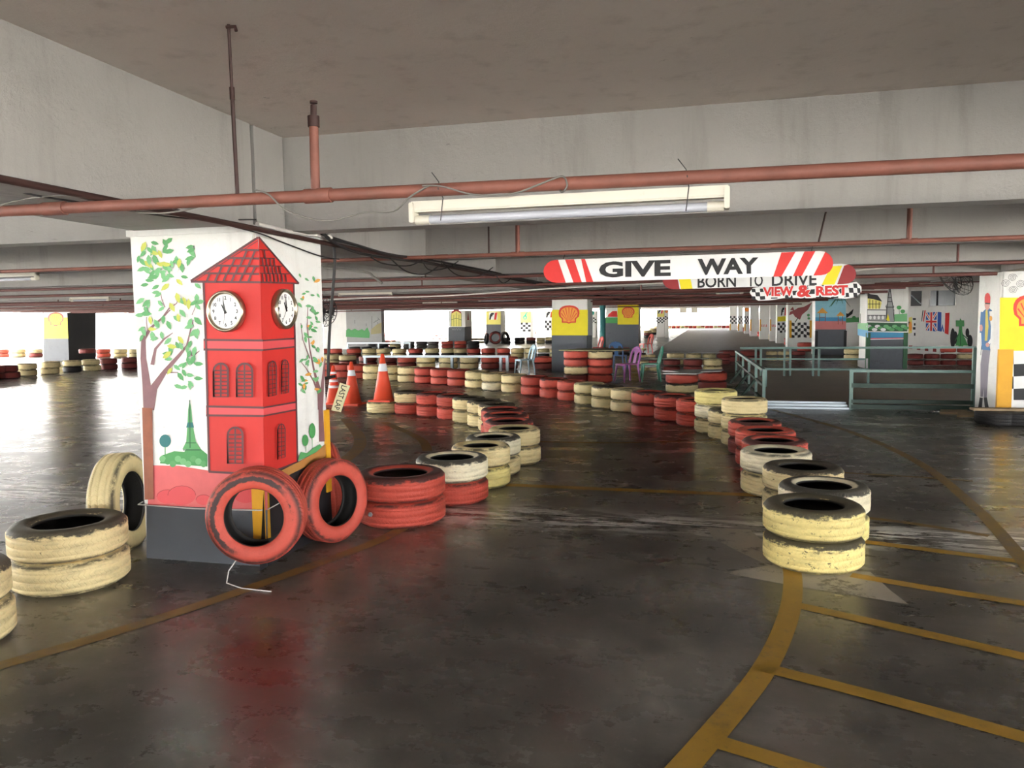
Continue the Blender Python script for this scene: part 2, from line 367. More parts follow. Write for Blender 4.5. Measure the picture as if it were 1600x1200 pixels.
LAMB = mat('worn white laminate', (190, 190, 186), .5, grime=(120, 116, 108))
CHB = mat('pale blue plastic', (168, 198, 214), .4); CHP = mat('purple plastic', (172, 96, 172), .4); CHG = mat('green plastic', (64, 140, 116), .4); CHBL = mat('blue plastic', (96, 136, 190), .4); CHR = mat('red plastic', (190, 60, 50), .4)
DARK = mat('dark room', (56, 58, 60), .8); GLASS = mat('grimy window glass', (110, 116, 118), .15)

# ------------------------------------------------------------------ setting: floor, ceiling, beams
XL, XR, YB, YF = -33.0, 15.0, -22.0, 115.0
mb = MB(); mb.box((XL - .1, YB - .5, -.3), (XR, 116, 0), FLOORM); tag(mb.build('floor'), 'stained dark concrete floor of the indoor kart track', 'floor', kind='structure')
DECK = concrete('sunlit outdoor concrete', (165, 160, 151), .2, (150, 144, 136))
mb = MB(); mb.box((-120, -60, -.3), (XL - .1, 200, -.004), DECK); mb.box((XL - .1, -60, -.3), (80, YB - .5, -.004), DECK); mb.box((XL - .1, 116, -.3), (80, 200, -.004), DECK); mb.box((XR, YB - .5, -.3), (80, 116, -.004), DECK); tag(mb.build('ground'), 'pale sunlit concrete deck outside the hall', 'ground', kind='structure')
mb = MB(); mb.box((XL, 53, 0.001), (-15.5, 115, .004), DECK); tag(mb.build('ground'), 'pale sunlit concrete deck beyond the domed tower pillar', 'ground', kind='structure')
mb = MB(); mb.box((XL, YB, 2.75), (XR, 52, 3.05), CEIL); mb.box((-15.5, 52, 2.75), (XR, YF, 3.05), CEIL)
tag(mb.build('ceiling'), 'grey painted concrete ceiling slab', 'ceiling', kind='structure')
SOF = 2.145
bys = [4.62] + [4.62 + 2.6 * k for k in range(1, 15)]
k = 0
for y in bys:
    mb = MB(); mb.box((XL, y, SOF), (XR if y < 16 else 3.9, y + .19, 2.77), BEAM)
    w = 'behind the camera' if y < 4 else ('the one the long lamp hangs against' if y < 5 else '%s one behind the long lamp' % ORD[k - 1])
    if y > 4: k += 1
    tag(mb.build('beam'), 'white concrete cross beam, ' + w, 'beam', kind='structure')
for (x0, x1, y0, y1, lb) in ((-3.55, -2.70, YB, 4.24, 'thick white concrete beam running from the camera to the clock pillar'), (-3.55, -2.70, 5.08, 45, 'thick concrete beam running deeper behind the clock pillar'), (4.05, 4.9, YB, 16, 'concrete beam running over the pillar of the painted driver')):
    mb = MB(); mb.box((x0, y0, SOF - .003), (x1, y1, 2.765), BEAM); tag(mb.build('beam'), lb, 'beam', kind='structure')

# yellow floor lines
def ribbon(pts, w, m, name, label, z=.003):
    P = [G(*p) for p in pts]; Q = []
    for i in range(len(P) - 1):      # smooth the path
        p0, p1, p2, p3 = P[max(i - 1, 0)], P[i], P[i + 1], P[min(i + 2, len(P) - 1)]
        for t in (0, .2, .4, .6, .8): Q.append(.5 * ((2 * p1) + (p2 - p0) * t + (2 * p0 - 5 * p1 + 4 * p2 - p3) * t * t + (3 * p1 - p0 - 3 * p2 + p3) * t ** 3))
    Q.append(P[-1]); L, Rr = [], []
    for i, p in enumerate(Q):
        d = (Q[min(i + 1, len(Q) - 1)] - Q[max(i - 1, 0)]).normalized(); nn = Vector((-d.y, d.x, 0)) * w / 2
        L.append(p + nn + Vector((0, 0, z))); Rr.append(p - nn + Vector((0, 0, z)))
    n = len(Q); mb = MB(); mb.add(L + Rr, [(i, i + 1, n + i + 1, n + i) for i in range(n - 1)], m)
    tag(mb.build(name), label, 'floor marking', kind='structure')
ribbon([(-60, 1058), (130, 1003), (300, 950), (450, 898), (580, 850), (640, 820)], .10, YDIM, 'floor_marking', 'faded yellow arc curving past the clock pillar')
ribbon([(1055, 1215), (1120, 1140), (1185, 1060), (1218, 1000), (1236, 945), (1238, 895), (1225, 855)], .105, YLINE, 'floor_marking', 'bold yellow arc running to the nearest tyre stack')
for pts, lb in (([(1180, 1040), (1400, 1097), (1640, 1164)], 'second yellow hatch line'), ([(1240, 945), (1420, 985), (1640, 1036)], 'third yellow hatch line'), ([(1330, 899), (1460, 921), (1640, 950)], 'fourth yellow hatch line'), ([(1345, 846), (1470, 862), (1640, 884)], 'fifth and farthest yellow hatch line'), ([(1122, 1160), (1300, 1215)], 'first yellow hatch line')):
    ribbon(pts, .09, YLINE, 'floor_marking', lb + ' counted from the camera')
ribbon([(1205, 640), (1320, 672), (1430, 720), (1520, 790), (1585, 860), (1640, 930)], .1, YDIM, 'floor_marking', 'faded yellow arc on the far side of the hatched area')
ribbon([(770, 757), (1000, 767), (1210, 775)], .12, YLINE, 'floor_marking', 'yellow line across the track between the two curved barriers', .0035)
ribbon([(820, 690), (980, 692), (1160, 685)], .1, YDIM, 'floor_marking', 'faded yellow line across the track farther on', .0035)
ribbon([(540, 655), (560, 680), (560, 700), (535, 722)], .16, YDIM, 'floor_marking', 'faded yellow arc behind the clock pillar')
ribbon([(600, 660), (655, 685), (668, 705)], .12, YDIM, 'floor_marking', 'faded yellow arc in front of the cone on the tyre', .0035)
ribbon([(1250, 735), (1420, 745), (1520, 752)], .06, YDIM, 'floor_marking', 'thin faded line across the hatched area')
ribbon([(1255, 800), (1400, 815), (1545, 838)], .07, YDIM, 'floor_marking', 'faded line beside the second tyre stack', .0035)
mb = MB(); mb.add([G(*p) + Vector((0, 0, .002)) for p in ((1104, 824), (1172, 828), (1196, 850), (1240, 880), (1320, 892), (1360, 894), (1390, 922), (1420, 945), (1330, 930), (1240, 916), (1130, 895), (1200, 884), (1150, 860), (1115, 842))], [tuple(range(14))], PATCH)
tag(mb.build('floor_marking'), 'worn pale grey paint patch beside the nearest tyre stack', 'floor marking', kind='structure')

# ------------------------------------------------------------------ tyres
def tyre_mesh(name, n, grooves):
    rim = [(.170, -.070), (.178, -.084), (.200, -.093), (.228, -.096), (.252, -.093), (.268, -.084), (.279, -.070)]
    out = []
    if grooves:
        for z in (-.046, 0, .046): out += [(.2845 + .0012 * (z == 0), z - .016), (.2855, z - .0035), (.2838, z - .003), (.2838, z + .003), (.2855, z + .0035)]
        out += [(.2845, .062)]
    else: out = [(.284, -.05), (.286, 0), (.284, .05)]
    top = [(r, -z) for r, z in rim[::-1]]
    inn = [(.176, .058), (.205, .076), (.245, .076), (.262, .055), (.268, 0), (.262, -.055), (.245, -.076), (.205, -.076), (.176, -.058)]
    mb = MB(); mb.lathe(rim + out + top + inn, TM['red'], n, closed=True)
    o = mb.build(name); me = o.data; bpy.data.objects.remove(o); return me
ME = {}
NEAR, FAR = tyre_mesh('near', 72, True), tyre_mesh('far', 28, False)
for c, m in TM.items():
    for q, base in (('n', NEAR), ('f', FAR)):
        me = base.copy(); me.name = 'tyre ' + c + q; me.materials.clear(); me.materials.append(m); ME[c, q] = me
TH = .19
PROTO = {}
def tyre(c, loc, dia, label, group, q='n', rot=None):
    key = (c, q)
    if key not in PROTO:
        o = bpy.data.objects.new('barrier_tyre', ME[key]); PROTO[key] = o
    else: o = PROTO[key].copy()
    COL.objects.link(o)
    o.location = loc; s = dia / .57; o.scale = (s, s, 1 if dia > .5 else s)
    if rot is None: o.rotation_euler = (0, 0, random.uniform(0, 6.28))
    else: o.rotation_euler = rot
    return tag(o, label, 'tyre', group)
LEV = {1: ['lone'], 2: ['lower', 'upper'], 3: ['bottom', 'middle', 'top'], 4: ['bottom', 'second-lowest', 'third-lowest', 'top']}
def stack(p, cols, dia, where, group, q='n', j=.005):
    n = len(cols)
    for i, c in enumerate(cols):
        tyre(c, (p[0] + random.uniform(-j, j), p[1] + random.uniform(-j, j), .096 + i * .1925), dia, '%s %s tyre, %s' % (LEV[n][i], CNAME[c], where), group, q)
def S(xl, xr, yb):               # survey of a stack standing on the floor: both edges and its front foot
    p = G((xl + xr) / 2, yb); w = (xr - xl) * (M.transposed() @ (p - Vector((0, 0, H)))).z / F
    d = math.hypot(p.x, p.y); return Vector((p.x * (1 + .285 / d), p.y * (1 + .285 / d), 0))
# right-hand curve, from the camera on
RC = [((.66, 5.06), 'yelT yelT'), ((.80, 5.66), 'yel whiteT'), ((.74, 6.33), 'cream creamT'), ((.60, 7.05), 'cream white'), ((.63, 7.66), 'red redT'), ((.60, 8.32), 'red red'), ((.53, 9.02), 'dred redT'), ((.44, 9.60), 'cream cream cream'), ((.29, 10.12), 'cream creamT'), ((.12, 10.66), 'cream white yel'), ((-.14, 11.27), 'red red'), ((-.49, 11.82), 'red redT'), ((-.88, 12.33), 'red redT'), ((-1.27, 12.80), 'cream cream'), ((-1.67, 13.30), 'cream creamT'), ((-2.06, 13.84), 'cream cream'), ((-2.47, 14.36), 'red red'), ((-2.92, 14.84), 'red redT'), ((-3.43, 15.36), 'red red'), ((-3.98, 15.86), 'cream cream'), ((-4.54, 16.3), 'white cream'), ((-5.09, 16.8), 'cream cream'), ((-5.66, 17.22), 'red red'), ((-6.22, 17.6), 'red red'), ((-6.76, 17.9), 'red red'), ((-7.33, 18.2), 'cream cream'), ((-7.97, 18.5), 'cream cream'), ((-8.59, 18.85), 'cream cream'), ((-9.18, 19.15), 'red red'), ((-9.75, 19.4), 'red red'), ((-10.3, 19.65), 'red red'), ((-10.9, 19.9), 'cream cream')]
for i, (p, c) in enumerate(RC):
    dd = min([.60 if i < 10 else .57] + [math.hypot(p[0] - q[0], p[1] - q[1]) * .985 for q, _ in RC if q is not p])
    stack(p, c.split(), dd, '%s stack of the long barrier from the yellow arc' % ORD[i], 'tyres of the long curved barrier', 'n' if i < 12 else 'f')
# curve from the clock pillar to the cone
LC = [((-2.31, 5.51), 'red redT', .69), ((-2.13, 6.23), 'red whiteT', .62), ((-2.06, 6.86), 'yel cream', .55), ((-2.09, 7.42), 'cream whiteT', .60), ((-2.02, 8.02), 'cream cream', .56), ((-2.24, 8.62), 'red redT', .57), ((-2.42, 9.2), 'red redT', .57), ((-2.62, 9.75), 'red redT', .57), ((-2.84, 10.28), 'cream creamT', .57), ((-3.14, 10.72), 'cream creamT', .57), ((-3.50, 11.1), 'cream creamT', .57), ((-3.88, 11.45), 'red redT', .57), ((-4.33, 11.72), 'red redT', .57), ((-4.80, 11.93), 'red creamT', .57)]
for i, (p, c, d) in enumerate(LC):
    d = min([d] + [math.hypot(p[0] - q[0], p[1] - q[1]) * .985 for q, _, _ in LC if q is not p] if i else [d])
    stack(p, c.split(), d, '%s stack from the clock pillar towards the cone' % ORD[i], 'tyres between the clock pillar and the cone')
LAST = (-5.32, 12.05)
tyre('cream', LAST + (.096,), .57, 'single cream tyre on the floor carrying a traffic cone', 'tyres between the clock pillar and the cone')
# near left
stack((-3.72, 3.74), ['cream', 'creamT'], .64, 'of the pair left of the clock pillar', 'tyres left of the clock pillar')
stack((-3.63, 2.86), ['cream', 'creamT'], .60, 'of the pair cut off by the left edge', 'tyres left of the clock pillar')
def upright(c, px, py, P, axis, dia, label):
    """tyre standing on its tread; axis = direction its hole faces"""
    z = Vector(axis).normalized(); 
    rot = z.to_track_quat('Z', 'Y').to_euler()
    tyre(c, P, dia, label, 'tyres leaning round the clock pillar', 'n', rot)
upright('redR', 0, 0, onY(402, 804, 4.085), (.30, -.95, .0), .585, 'worn red tyre tied upright to the front corner of the clock pillar')
upright('red', 0, 0, onY(517, 781, 4.84), (.94, -.34, .04), .585, 'red tyre leaning against the right side of the clock pillar')
upright('red', 0, 0, (-2.90, 5.45, .30), (.8, .6, .1), .60, 'dusty red tyre standing behind the yellow edge of the clock pillar')
upright('cream', 0, 0, onY(190, 784, 4.42), (.95, .30, .05), .68, 'cream tyre with zigzag tread leaning on the left of the clock pillar')

# ------------------------------------------------------------------ clock pillar
AX0, AX1, AY0, AY1 = -3.60, -2.70, 4.235, 5.09
def pillar(x0, x1, y0, y1, label, m=None, z1=2.14, name='pillar'):
    e = empty(name, ((x0 + x1) / 2, (y0 + y1) / 2, 0), label, 'pillar', kind='thing')
    mb = MB(); mb.bbox((x0, y0, 0), (x1, y1, z1), m or PILW, .012); mb.build('shaft', e); return e
A = pillar(AX0, AX1, AY0, AY1, 'near white pillar painted with a red clock tower and trees', z1=2.15)
mb = MB(); mb.box((-2.84, 4.27, 2.15), (-2.695, 4.60, 2.748), BEAM); mb.build('upper_nib', A)
mb = MB(); mb.box((AX0 - .012, AY0 - .012, 2.105), (AX1 + .012, AY1 + .012, 2.145), PILW); mb.build('collar', A)
def shell_emblem(p, cx, cy, w, fill=ORG):
    k = w / 176.0
    O = [(1007, 348), (985, 340), (948, 340), (948, 308), (927, 288), (922, 262), (924, 240), (934, 220), (952, 206), (975, 198), (1010, 195), (1043, 198), (1066, 206), (1084, 220), (1094, 240), (1096, 262), (1090, 288), (1068, 308), (1066, 340), (1029, 340)]
    C = (1008, 272); f = lambda q, s=1.0: (cx + ((q[0] - C[0]) * s) * k, cy + ((q[1] - C[1]) * s + (0 if s == 1 else 2)) * k)
    p.poly([f(q) for q in O], ORED); p.poly([f(q, .82) for q in O], fill)
    p.lay += 1
    for t in range(7):
        a = R(18 + 24 * t); e = (1008 + 68 * math.cos(a), 282 - 70 * math.sin(a)); b = (1008 + 14 * math.cos(a), 330 - 6 * math.sin(a))
        p.line([f(b), f(e)], [2.2 * k, 7 * k], ORED, new=False)
# lower grey paint and corner guards
g = Paint('Y', AY0); g.poly([(229, 789), (418, 797), (418, 905), (229, 895)], GREY); g.build('grey_base_paint', A)
g = Paint('X', AX1, sign=1); g.poly([(413, 742), (513, 704), (520, 830), (405, 905)], BLACK); g.build('dark_base_paint', A)
g = Paint('Y', AY0)
g.poly([(232, 727), (280, 728), (330, 736), (400, 742), (418, 742), (418, 797), (231, 789)], PINK)
for (x, y, rx, ry) in ((262, 776, 17, 11), (284, 774, 22, 15), (318, 781, 12, 8), (384, 772, 20, 14)):
    g.ell(x, y, rx, ry, TPINK); g.lay += 1; g.line([(x + rx * math.cos(a / 8 * math.pi), y - ry * math.sin(a / 8 * math.pi)) for a in range(9)], .7, MAROON, False)
g.build('pink_ground_mural', A)
g = Paint('Y', AY0)
def leafs(g, n, region, mats, L=(12, 18)):
    for i in range(n):
        x, y = region(); a = random.uniform(0, math.pi); l = random.uniform(*L) * .5; w = l * .42
        P = [(-l, 0), (-l * .4, -w), (l * .3, -w * .9), (l, 0), (l * .3, w * .9), (-l * .4, w)]
        ca, sa = math.cos(a), math.sin(a)
        g.lay = 6 + i * .12
        g.mb.add([g.pt((x + u * ca - v * sa, y + u * sa + v * ca)) for u, v in P], [tuple(range(6))], random.choice(mats))
# left tree
g.line([(232, 640), (229, 600), (224, 560), (224, 530), (236, 512), (252, 498), (266, 484)], [16, 13, 9, 7, 4, 3, 1.5], TRUNK)
g.line([(234, 640), (240, 606), (258, 580), (280, 555), (292, 540), (298, 515), (302, 500)], [14, 12, 7, 5, 3, 2, 1], TRUNK)
g.line([(238, 570), (243, 545), (256, 530), (270, 520)], [6, 4, 3, 1], TRUNK); g.line([(250, 585), (262, 582), (278, 582)], [3, 2, 1], TRUNK); g.line([(292, 552), (302, 556), (312, 548)], [2, 2, 1], TRUNK)
g.line([(252, 498), (264, 482), (276, 474), (280, 462)], [2, 2, 1.5, 1], TRUNK); g.line([(258, 480), (253, 468), (251, 458)], 1.2, TRUNK); g.line([(300, 492), (305, 480), (306, 476)], 1.0, TRUNK); g.line([(231, 520), (229, 505), (229, 495)], 1.2, TRUNK)
def reg1():
    while True:
        x, y = random.uniform(216, 312), random.uniform(376, 606)
        if y < 440 and x > 300 - (440 - y) * -.02: continue
        if y > 530 and x < 258: continue
        return x, y
leafs(g, 125, reg1, [LGRN, LGRN, LEAF3, LEAF2, LEAF3])
g.poly([(222, 637), (238, 638), (240, 780), (226, 781)], BROWN)
g.build('left_tree_mural', A)
g = Paint('Y', AY0)
g.poly([(250, 724), (252, 712), (272, 705), (288, 706), (292, 700), (314, 702), (324, 710), (324, 729)], GRN)
g.poly([(285, 702), (291, 690), (293, 662), (294, 640), (296.5, 625), (299, 640), (301, 664), (306, 690), (314, 702)], LEAF3); g.poly([(293, 660), (301, 660), (303, 668), (291, 668)], TEAL); g.line([(296.5, 625), (297, 700)], 1.4, DGRN)
g.line([(286, 703), (314, 703)], 1.5, DGRN); g.line([(290, 692), (306, 692)], 1.2, DGRN); g.ell(258, 689, 9, 10, TEAL); g.line([(258, 698), (258, 712)], 1.5, GRN)
for i in range(9): g.ell(254 + i * 8, 717 + (i % 3) * 4, 5, 5, random.choice([LEAF3, GRN, LGRN]))
g.build('green_monument_mural', A)
# red clock tower on both faces
def tower_front(g):
    g.poly([(318, 438), (407, 440), (413, 742), (327, 737)], TRED)
    g.poly([(298, 439), (403, 370), (407, 441)], TROOF)
    g.poly([(318, 531), (411, 532), (411, 547), (318, 545)], TPINK); g.poly([(322, 635), (412, 637), (412, 650), (322, 648)], TPINK)
    for P in ([(298, 439), (403, 371)], [(298, 440), (407, 441)], [(318, 440), (322, 545), (327, 737)], [(318, 531), (411, 532)], [(318, 546), (411, 547)], [(322, 635), (412, 637)], [(322, 649), (412, 650)], [(326, 737), (413, 742)]): g.line(P, 3.4, TLINE)
    g.line([(304, 439), (403, 376)], 1.2, TLINE)
    for r_, (ya, xa) in enumerate(((427, 318), (415, 336), (403, 354), (390, 374))):
        g.line([(xa, ya), (405, ya + 1)], 3.2, TLINE)
        n = (405 - xa) / 13
        for i in range(1, int(n) + 1):
            x = 406 - i * 13 + (6 if r_ % 2 else 0)
            if x > xa + 2: g.line([(x, ya), (x - 5, ya + 12.5)], 3.2, TLINE)
    def win(x0, x1, y0, y1, rows):
        xm = (x0 + x1) / 2; rr = (x1 - x0) / 2
        P = [(x0, y1), (x0, y0 + rr)] + [(xm - rr * math.cos(t * math.pi / 8), y0 + rr - rr * math.sin(t * math.pi / 8)) for t in range(1, 8)] + [(x1, y0 + rr), (x1, y1)]
        g.loop(P, 3.2, TLINE); g.line([(xm, y0), (xm, y1)], 2.6, TLINE)
        for i in range(rows): y = y0 + rr + (y1 - y0 - rr) * i / rows; g.line([(x0, y), (x1, y)], 1.9, TLINE)
    win(334, 356, 568, 620, 7); win(370, 394, 568, 620, 7); win(356, 379, 668, 724, 7)
g = Paint('Y', AY0); tower_front(g); g.build('clock_tower_mural', A)
g = Paint('X', AX1, sign=1)
g.poly([(407, 440), (459, 441), (465, 722), (413, 742)], TRED); g.poly([(404, 371), (467, 443), (407, 441)], TROOF)
g.poly([(411, 532), (460, 529), (460, 542), (411, 547)], TPINK); g.poly([(412, 637), (464, 628), (464, 640), (412, 650)], TPINK)
for P in ([(404, 370), (467, 443)], [(407, 441), (467, 443)], [(459, 442), (465, 722)], [(411, 532), (460, 529)], [(411, 547), (460, 542)], [(412, 637), (464, 628)], [(412, 650), (464, 640)], [(413, 742), (465, 722)]): g.line(P, 2.6, TLINE)
for r_, (ya, xa) in enumerate(((428, 452), (416, 441), (404, 430), (391, 420))):
    g.line([(406, ya - 1), (xa, ya)], 1.6, TLINE)
    for i in range(1, 9):
        x = 404 + i * 6 + (3 if r_ % 2 else 0)
        if x < xa - 1: g.line([(x, ya), (x + 1.5, ya + 12.5)], 2.1, TLINE)
def win2(x0, x1, y0, y1, sk):
    xm = (x0 + x1) / 2; rr = (x1 - x0) / 2
    g.loop([(x0, y1), (x0, y0 + rr + 3), (x0 + rr * .4, y0 + 3), (xm, y0), (x1 - rr * .4, y0 + 2), (x1, y0 + rr + 2), (x1, y1 - sk)], 1.8, TLINE); g.line([(xm, y0), (xm, y1 - sk / 2)], 1.4, TLINE)
    for i in range(7): y = y0 + rr + 2 + (y1 - y0 - rr) * i / 7; g.line([(x0, y), (x1, y - sk * i / 7)], 1.1, TLINE)
win2(420, 432, 564, 620, 3); win2(440, 451, 562, 616, 3); win2(434, 445.5, 662, 718, 4)
g.build('clock_tower_side_mural', A)
g = Paint('X', AX1, sign=1)
g.line([(500, 640), (499, 610), (491, 580), (484, 545), (480, 510), (481, 480)], [7, 6, 3, 2, 1.5, 1], TRUNK); g.line([(498, 615), (490, 595), (478, 575), (470, 565)], [4, 2.5, 1.5, 1], TRUNK); g.line([(503, 690), (501, 640), (504, 600), (508, 560)], [9, 7, 5, 2], TRUNK); g.line([(484, 560), (473, 530), (470, 505)], [2, 1, 1], TRUNK)
leafs(g, 60, lambda: (random.uniform(468, 504), random.uniform(430, 612)), [LGRN, LEAF3, LGRN, LEAF4], (7, 12))
g.ell(477, 688, 5, 9, GRN); g.ell(488, 673, 5, 12, GRN); g.line([(478, 690), (478, 706)], .8, GRN); g.line([(488, 684), (488, 702)], .8, GRN)
g.poly([(466, 716), (470, 706), (480, 708), (490, 700), (500, 694), (503, 698), (492, 708), (466, 720)], LEAF3)
g.poly([(440, 735), (466, 722), (495, 706), (512, 690), (512, 712), (440, 748)], PC('ochre', (190, 134, 70), var=.2))
g.build('right_tree_mural', A)
mb = MB(); a = onX(511, 640, AX1); mb.box((AX1 - .05, AY1 - .05, .30), (AX1 + .015, AY1 + .015, onX(511, 640, AX1).z), YGUARD); mb.build('edge_guard', A)
mb = MB(); mb.box((AX1 - .085, AY0 - .006, .10), (AX1 + .006, AY0 + .05, .50), YGUARD); mb.build('corner_guard', A)

def clock(c, nrm, right, rad, label, h, mnt, sec):
    """round wall clock; c on the wall"""
    n = Vector(nrm); u = Vector(right); v = n.cross(u)
    T = Matrix.Translation(c) @ Matrix((u, v, n)).transposed().to_4x4()
    e = empty('wall_clock', c, label, 'clock', 'clocks on the painted tower')
    q = rad / .14
    mb = MB(); mb.lathe([(0, .002), (rad * .97, .002), (rad, .012), (rad, .028), (rad * .985, .040), (rad * .93, .047), (rad * .87, .045), (rad * .83, .036), (rad * .81, .028)], GOLD, 48, T); mb.build('rim', e)
    mb = MB(); mb.lathe([(0, .030), (rad * .83, .030)], DIAL, 48, T); dial = mb.build('dial', e)
    mb = MB()
    for k in range(1, 13):
        a = R(90 - 30 * k); vs, fs = text_geo(str(k), .035); cx = (min(p.x for p in vs) + max(p.x for p in vs)) / 2; cy = (min(p.y for p in vs) + max(p.y for p in vs)) / 2
        s = rad * .24; mb.add([T @ Vector((rad * .64 * math.cos(a) + (p.x - cx) * s, rad * .64 * math.sin(a) + (p.y - cy) * s, .0312)) for p in vs], fs, BLK)
    mb.build('numerals', dial)
    for nm, ang, l, w, z in (('hour_hand', h, .36, .06, .034), ('minute_hand', mnt, .56, .045, .036), ('second_hand', sec, .60, .014, .038)):
        a = R(90 - ang); d = Vector((math.cos(a), math.sin(a), 0)); p = Vector((-d.y, d.x, 0))
        mb = MB(); P = [d * (-rad * .12) + p * w * rad, d * (-rad * .12) - p * w * rad, d * l * rad - p * w * rad * .4, d * l * rad + p * w * rad * .4]
        mb.prism([T @ (x + Vector((0, 0, z))) for x in P], T.to_3x3() @ Vector((0, 0, .0012)), BLK); mb.build(nm, e)
clock(onY(356.5, 486.5, AY0), (0, -1, 0), (1, 0, 0), .130, 'round gilt wall clock on the front face of the red tower', 332, 353, 186)
clock(onX(440, 483, AX1), (1, 0, 0), (0, 1, 0), .132, 'round gilt wall clock on the right side of the red tower', 332, 358, 215)

mb = MB(); mb.tube([(-3.66, 4.30, .36), (-3.62, 4.21, .365), (-3.2, 4.222, .355), (-2.72, 4.215, .37), (-2.685, 4.25, .37), (-2.685, 4.5, .385)], .004, STRING, 6)
tag(mb.build('string'), 'white string tied round the foot of the clock pillar', 'string')
mb = MB(); mb.tube([(-2.74, 4.05, .16), (-2.80, 3.98, .05), (-2.76, 3.90, .006), (-2.62, 3.84, .005), (-2.42, 3.83, .005)], .004, STRING, 6)
tag(mb.build('string'), 'loose white string end on the floor under the leaning tyre', 'string')

# ------------------------------------------------------------------ pipes
def pipe(y, z, r, x0, x1, m, label, drops=(), cps=(), zl=0.0, name='sprinkler_pipe', ztop=2.75):
    e = empty(name, ((x0 + x1) / 2, y, z), label, 'pipe', 'sprinkler pipes under the ceiling')
    zz = lambda x: z + zl * (x - x0)
    mb = MB(); mb.tube([(x0, y, zz(x0)), ((x0 + x1) / 2, y, zz((x0 + x1) / 2)), (x1, y, zz(x1))], r, m, 14); mb.build('pipe_run', e)
    for x in cps:
        mb = MB(); mb.tube([(x - .06, y, zz(x)), (x + .06, y, zz(x))], r * 1.2, m, 14); mb.build('coupling', e)
    for (x, top, rr) in drops:
        mb = MB(); mb.tube([(x, y, zz(x)), (x, y, min(top, ztop))], rr, RUSTD if rr < .012 else m, 8); mb.build('drop_pipe', e)
    return e
pm = pipe(2.95, 2.108, .0255, -7.0, 5.5, RUST, 'thick rusty red pipe in front of the long lamp', cps=(-1.57, -2.9, 1.8), zl=-.0068)
mb = MB(); p0 = onY(493, 298, 2.95); p1 = onY(490, 190, 2.95); p2 = onY(490, 158, 2.95)
mb.tube([p0, p1], .019, RUST, 12); mb.tube([p1 - Vector((0, 0, .022)), p1 + Vector((0, 0, .022))], .024, RUSTD, 12); mb.tube([p1, p1.lerp(p2, .8)], .013, RUSTD, 10); mb.tube([p2 - Vector((0, 0, .009)), p2], .016, RUSTD, 10); mb.build('sprinkler_riser', pm)
mb = MB(); q0 = onY(371, 304, 2.95); q2 = G(357, 38, 2.75); q1 = q0.lerp(q2, .6)
mb.tube([q0, q1], .0085, RUSTD, 8); mb.tube([q1, q2], .0065, RUSTD, 8); mb.tube([q2 + Vector((-.01, 0, -.01)), q2 + Vector((.03, 0, -.012)), q2 + Vector((.034, 0, -.03))], .007, RUSTD, 8)
mb.tube([q1 - Vector((0, 0, .02)), q1 + Vector((0, 0, .03))], .011, RUSTD, 8); mb.build('hanger_rod', pm)
p2 = pipe(6.55, 2.112, .018, -9, 6.0, RUST, 'rusty pipe the GIVE WAY sign hangs from', drops=((-1.86, 2.75, .008), (-1.60, 2.75, .02), (1.50, 2.75, .02)), cps=(-1.60, -2.3, 1.50, .55))
mb = MB(); mb.tube([onY(1278, 383, 6.55), onY(1292, 325, 6.55)], .008, RUSTD, 8); mb.build('hanger_rod', p2)
pipe(9.6, 2.075, .019, -16, 7, RUST2, 'rusty pipe the BORN TO DRIVE sign hangs from', drops=((-5.2, 2.7, .012), (-3.6, 2.7, .01), (2.7, 2.7, .014), (-6.6, 2.7, .012)), zl=.0015)
pipe(12.1, 2.10, .026, -20, 3.9, RUST2, 'maroon pipe the VIEW & REST sign hangs from', drops=((-4.6, 2.7, .012), (1.8, 2.7, .014), (3.1, 2.7, .014), (-8, 2.7, .014)))
k = 0
for y in (14.6, 16.2, 17.2, 18.8, 19.8, 21.4, 22.4, 24.4, 26.4, 27.5, 29.6, 32.3, 34.9):
    pipe(y, 2.09 + .02 * (k % 2) - .05 * (k % 3 == 0), .03 if k % 2 else .022, -28, 3.9, RUST2, '%s maroon pipe crossing behind the VIEW & REST sign' % ORD[k], drops=[(x, 2.7, .014) for x in (-17 + k % 3, -9.3 + .7 * (k % 4), -1.2 - .5 * (k % 3))]); k += 1
# right-hand ramp pipes
pipe(14.8, 2.235, .02, 3.4, 9, RUST2, 'maroon pipe over the rail pen beside the ceiling fan', drops=((4.0, 2.7, .014),)); pipe(17.6, 2.2, .02, 3.4, 9, RUST2, 'lower maroon pipe over the mosque pillar', drops=((4.9, 2.7, .014), (6.6, 2.7, .014)))
# big dark pipe on the left
mb = MB(); mb.tube([onY(-40, 447, 13.0), onY(110, 440, 13.2), onY(215, 452, 13.3), onY(300, 470, 13.5)], .075, RUSTD, 12); tag(mb.build('duct_pipe'), 'thick dark maroon pipe sagging left of the clock pillar', 'pipe')
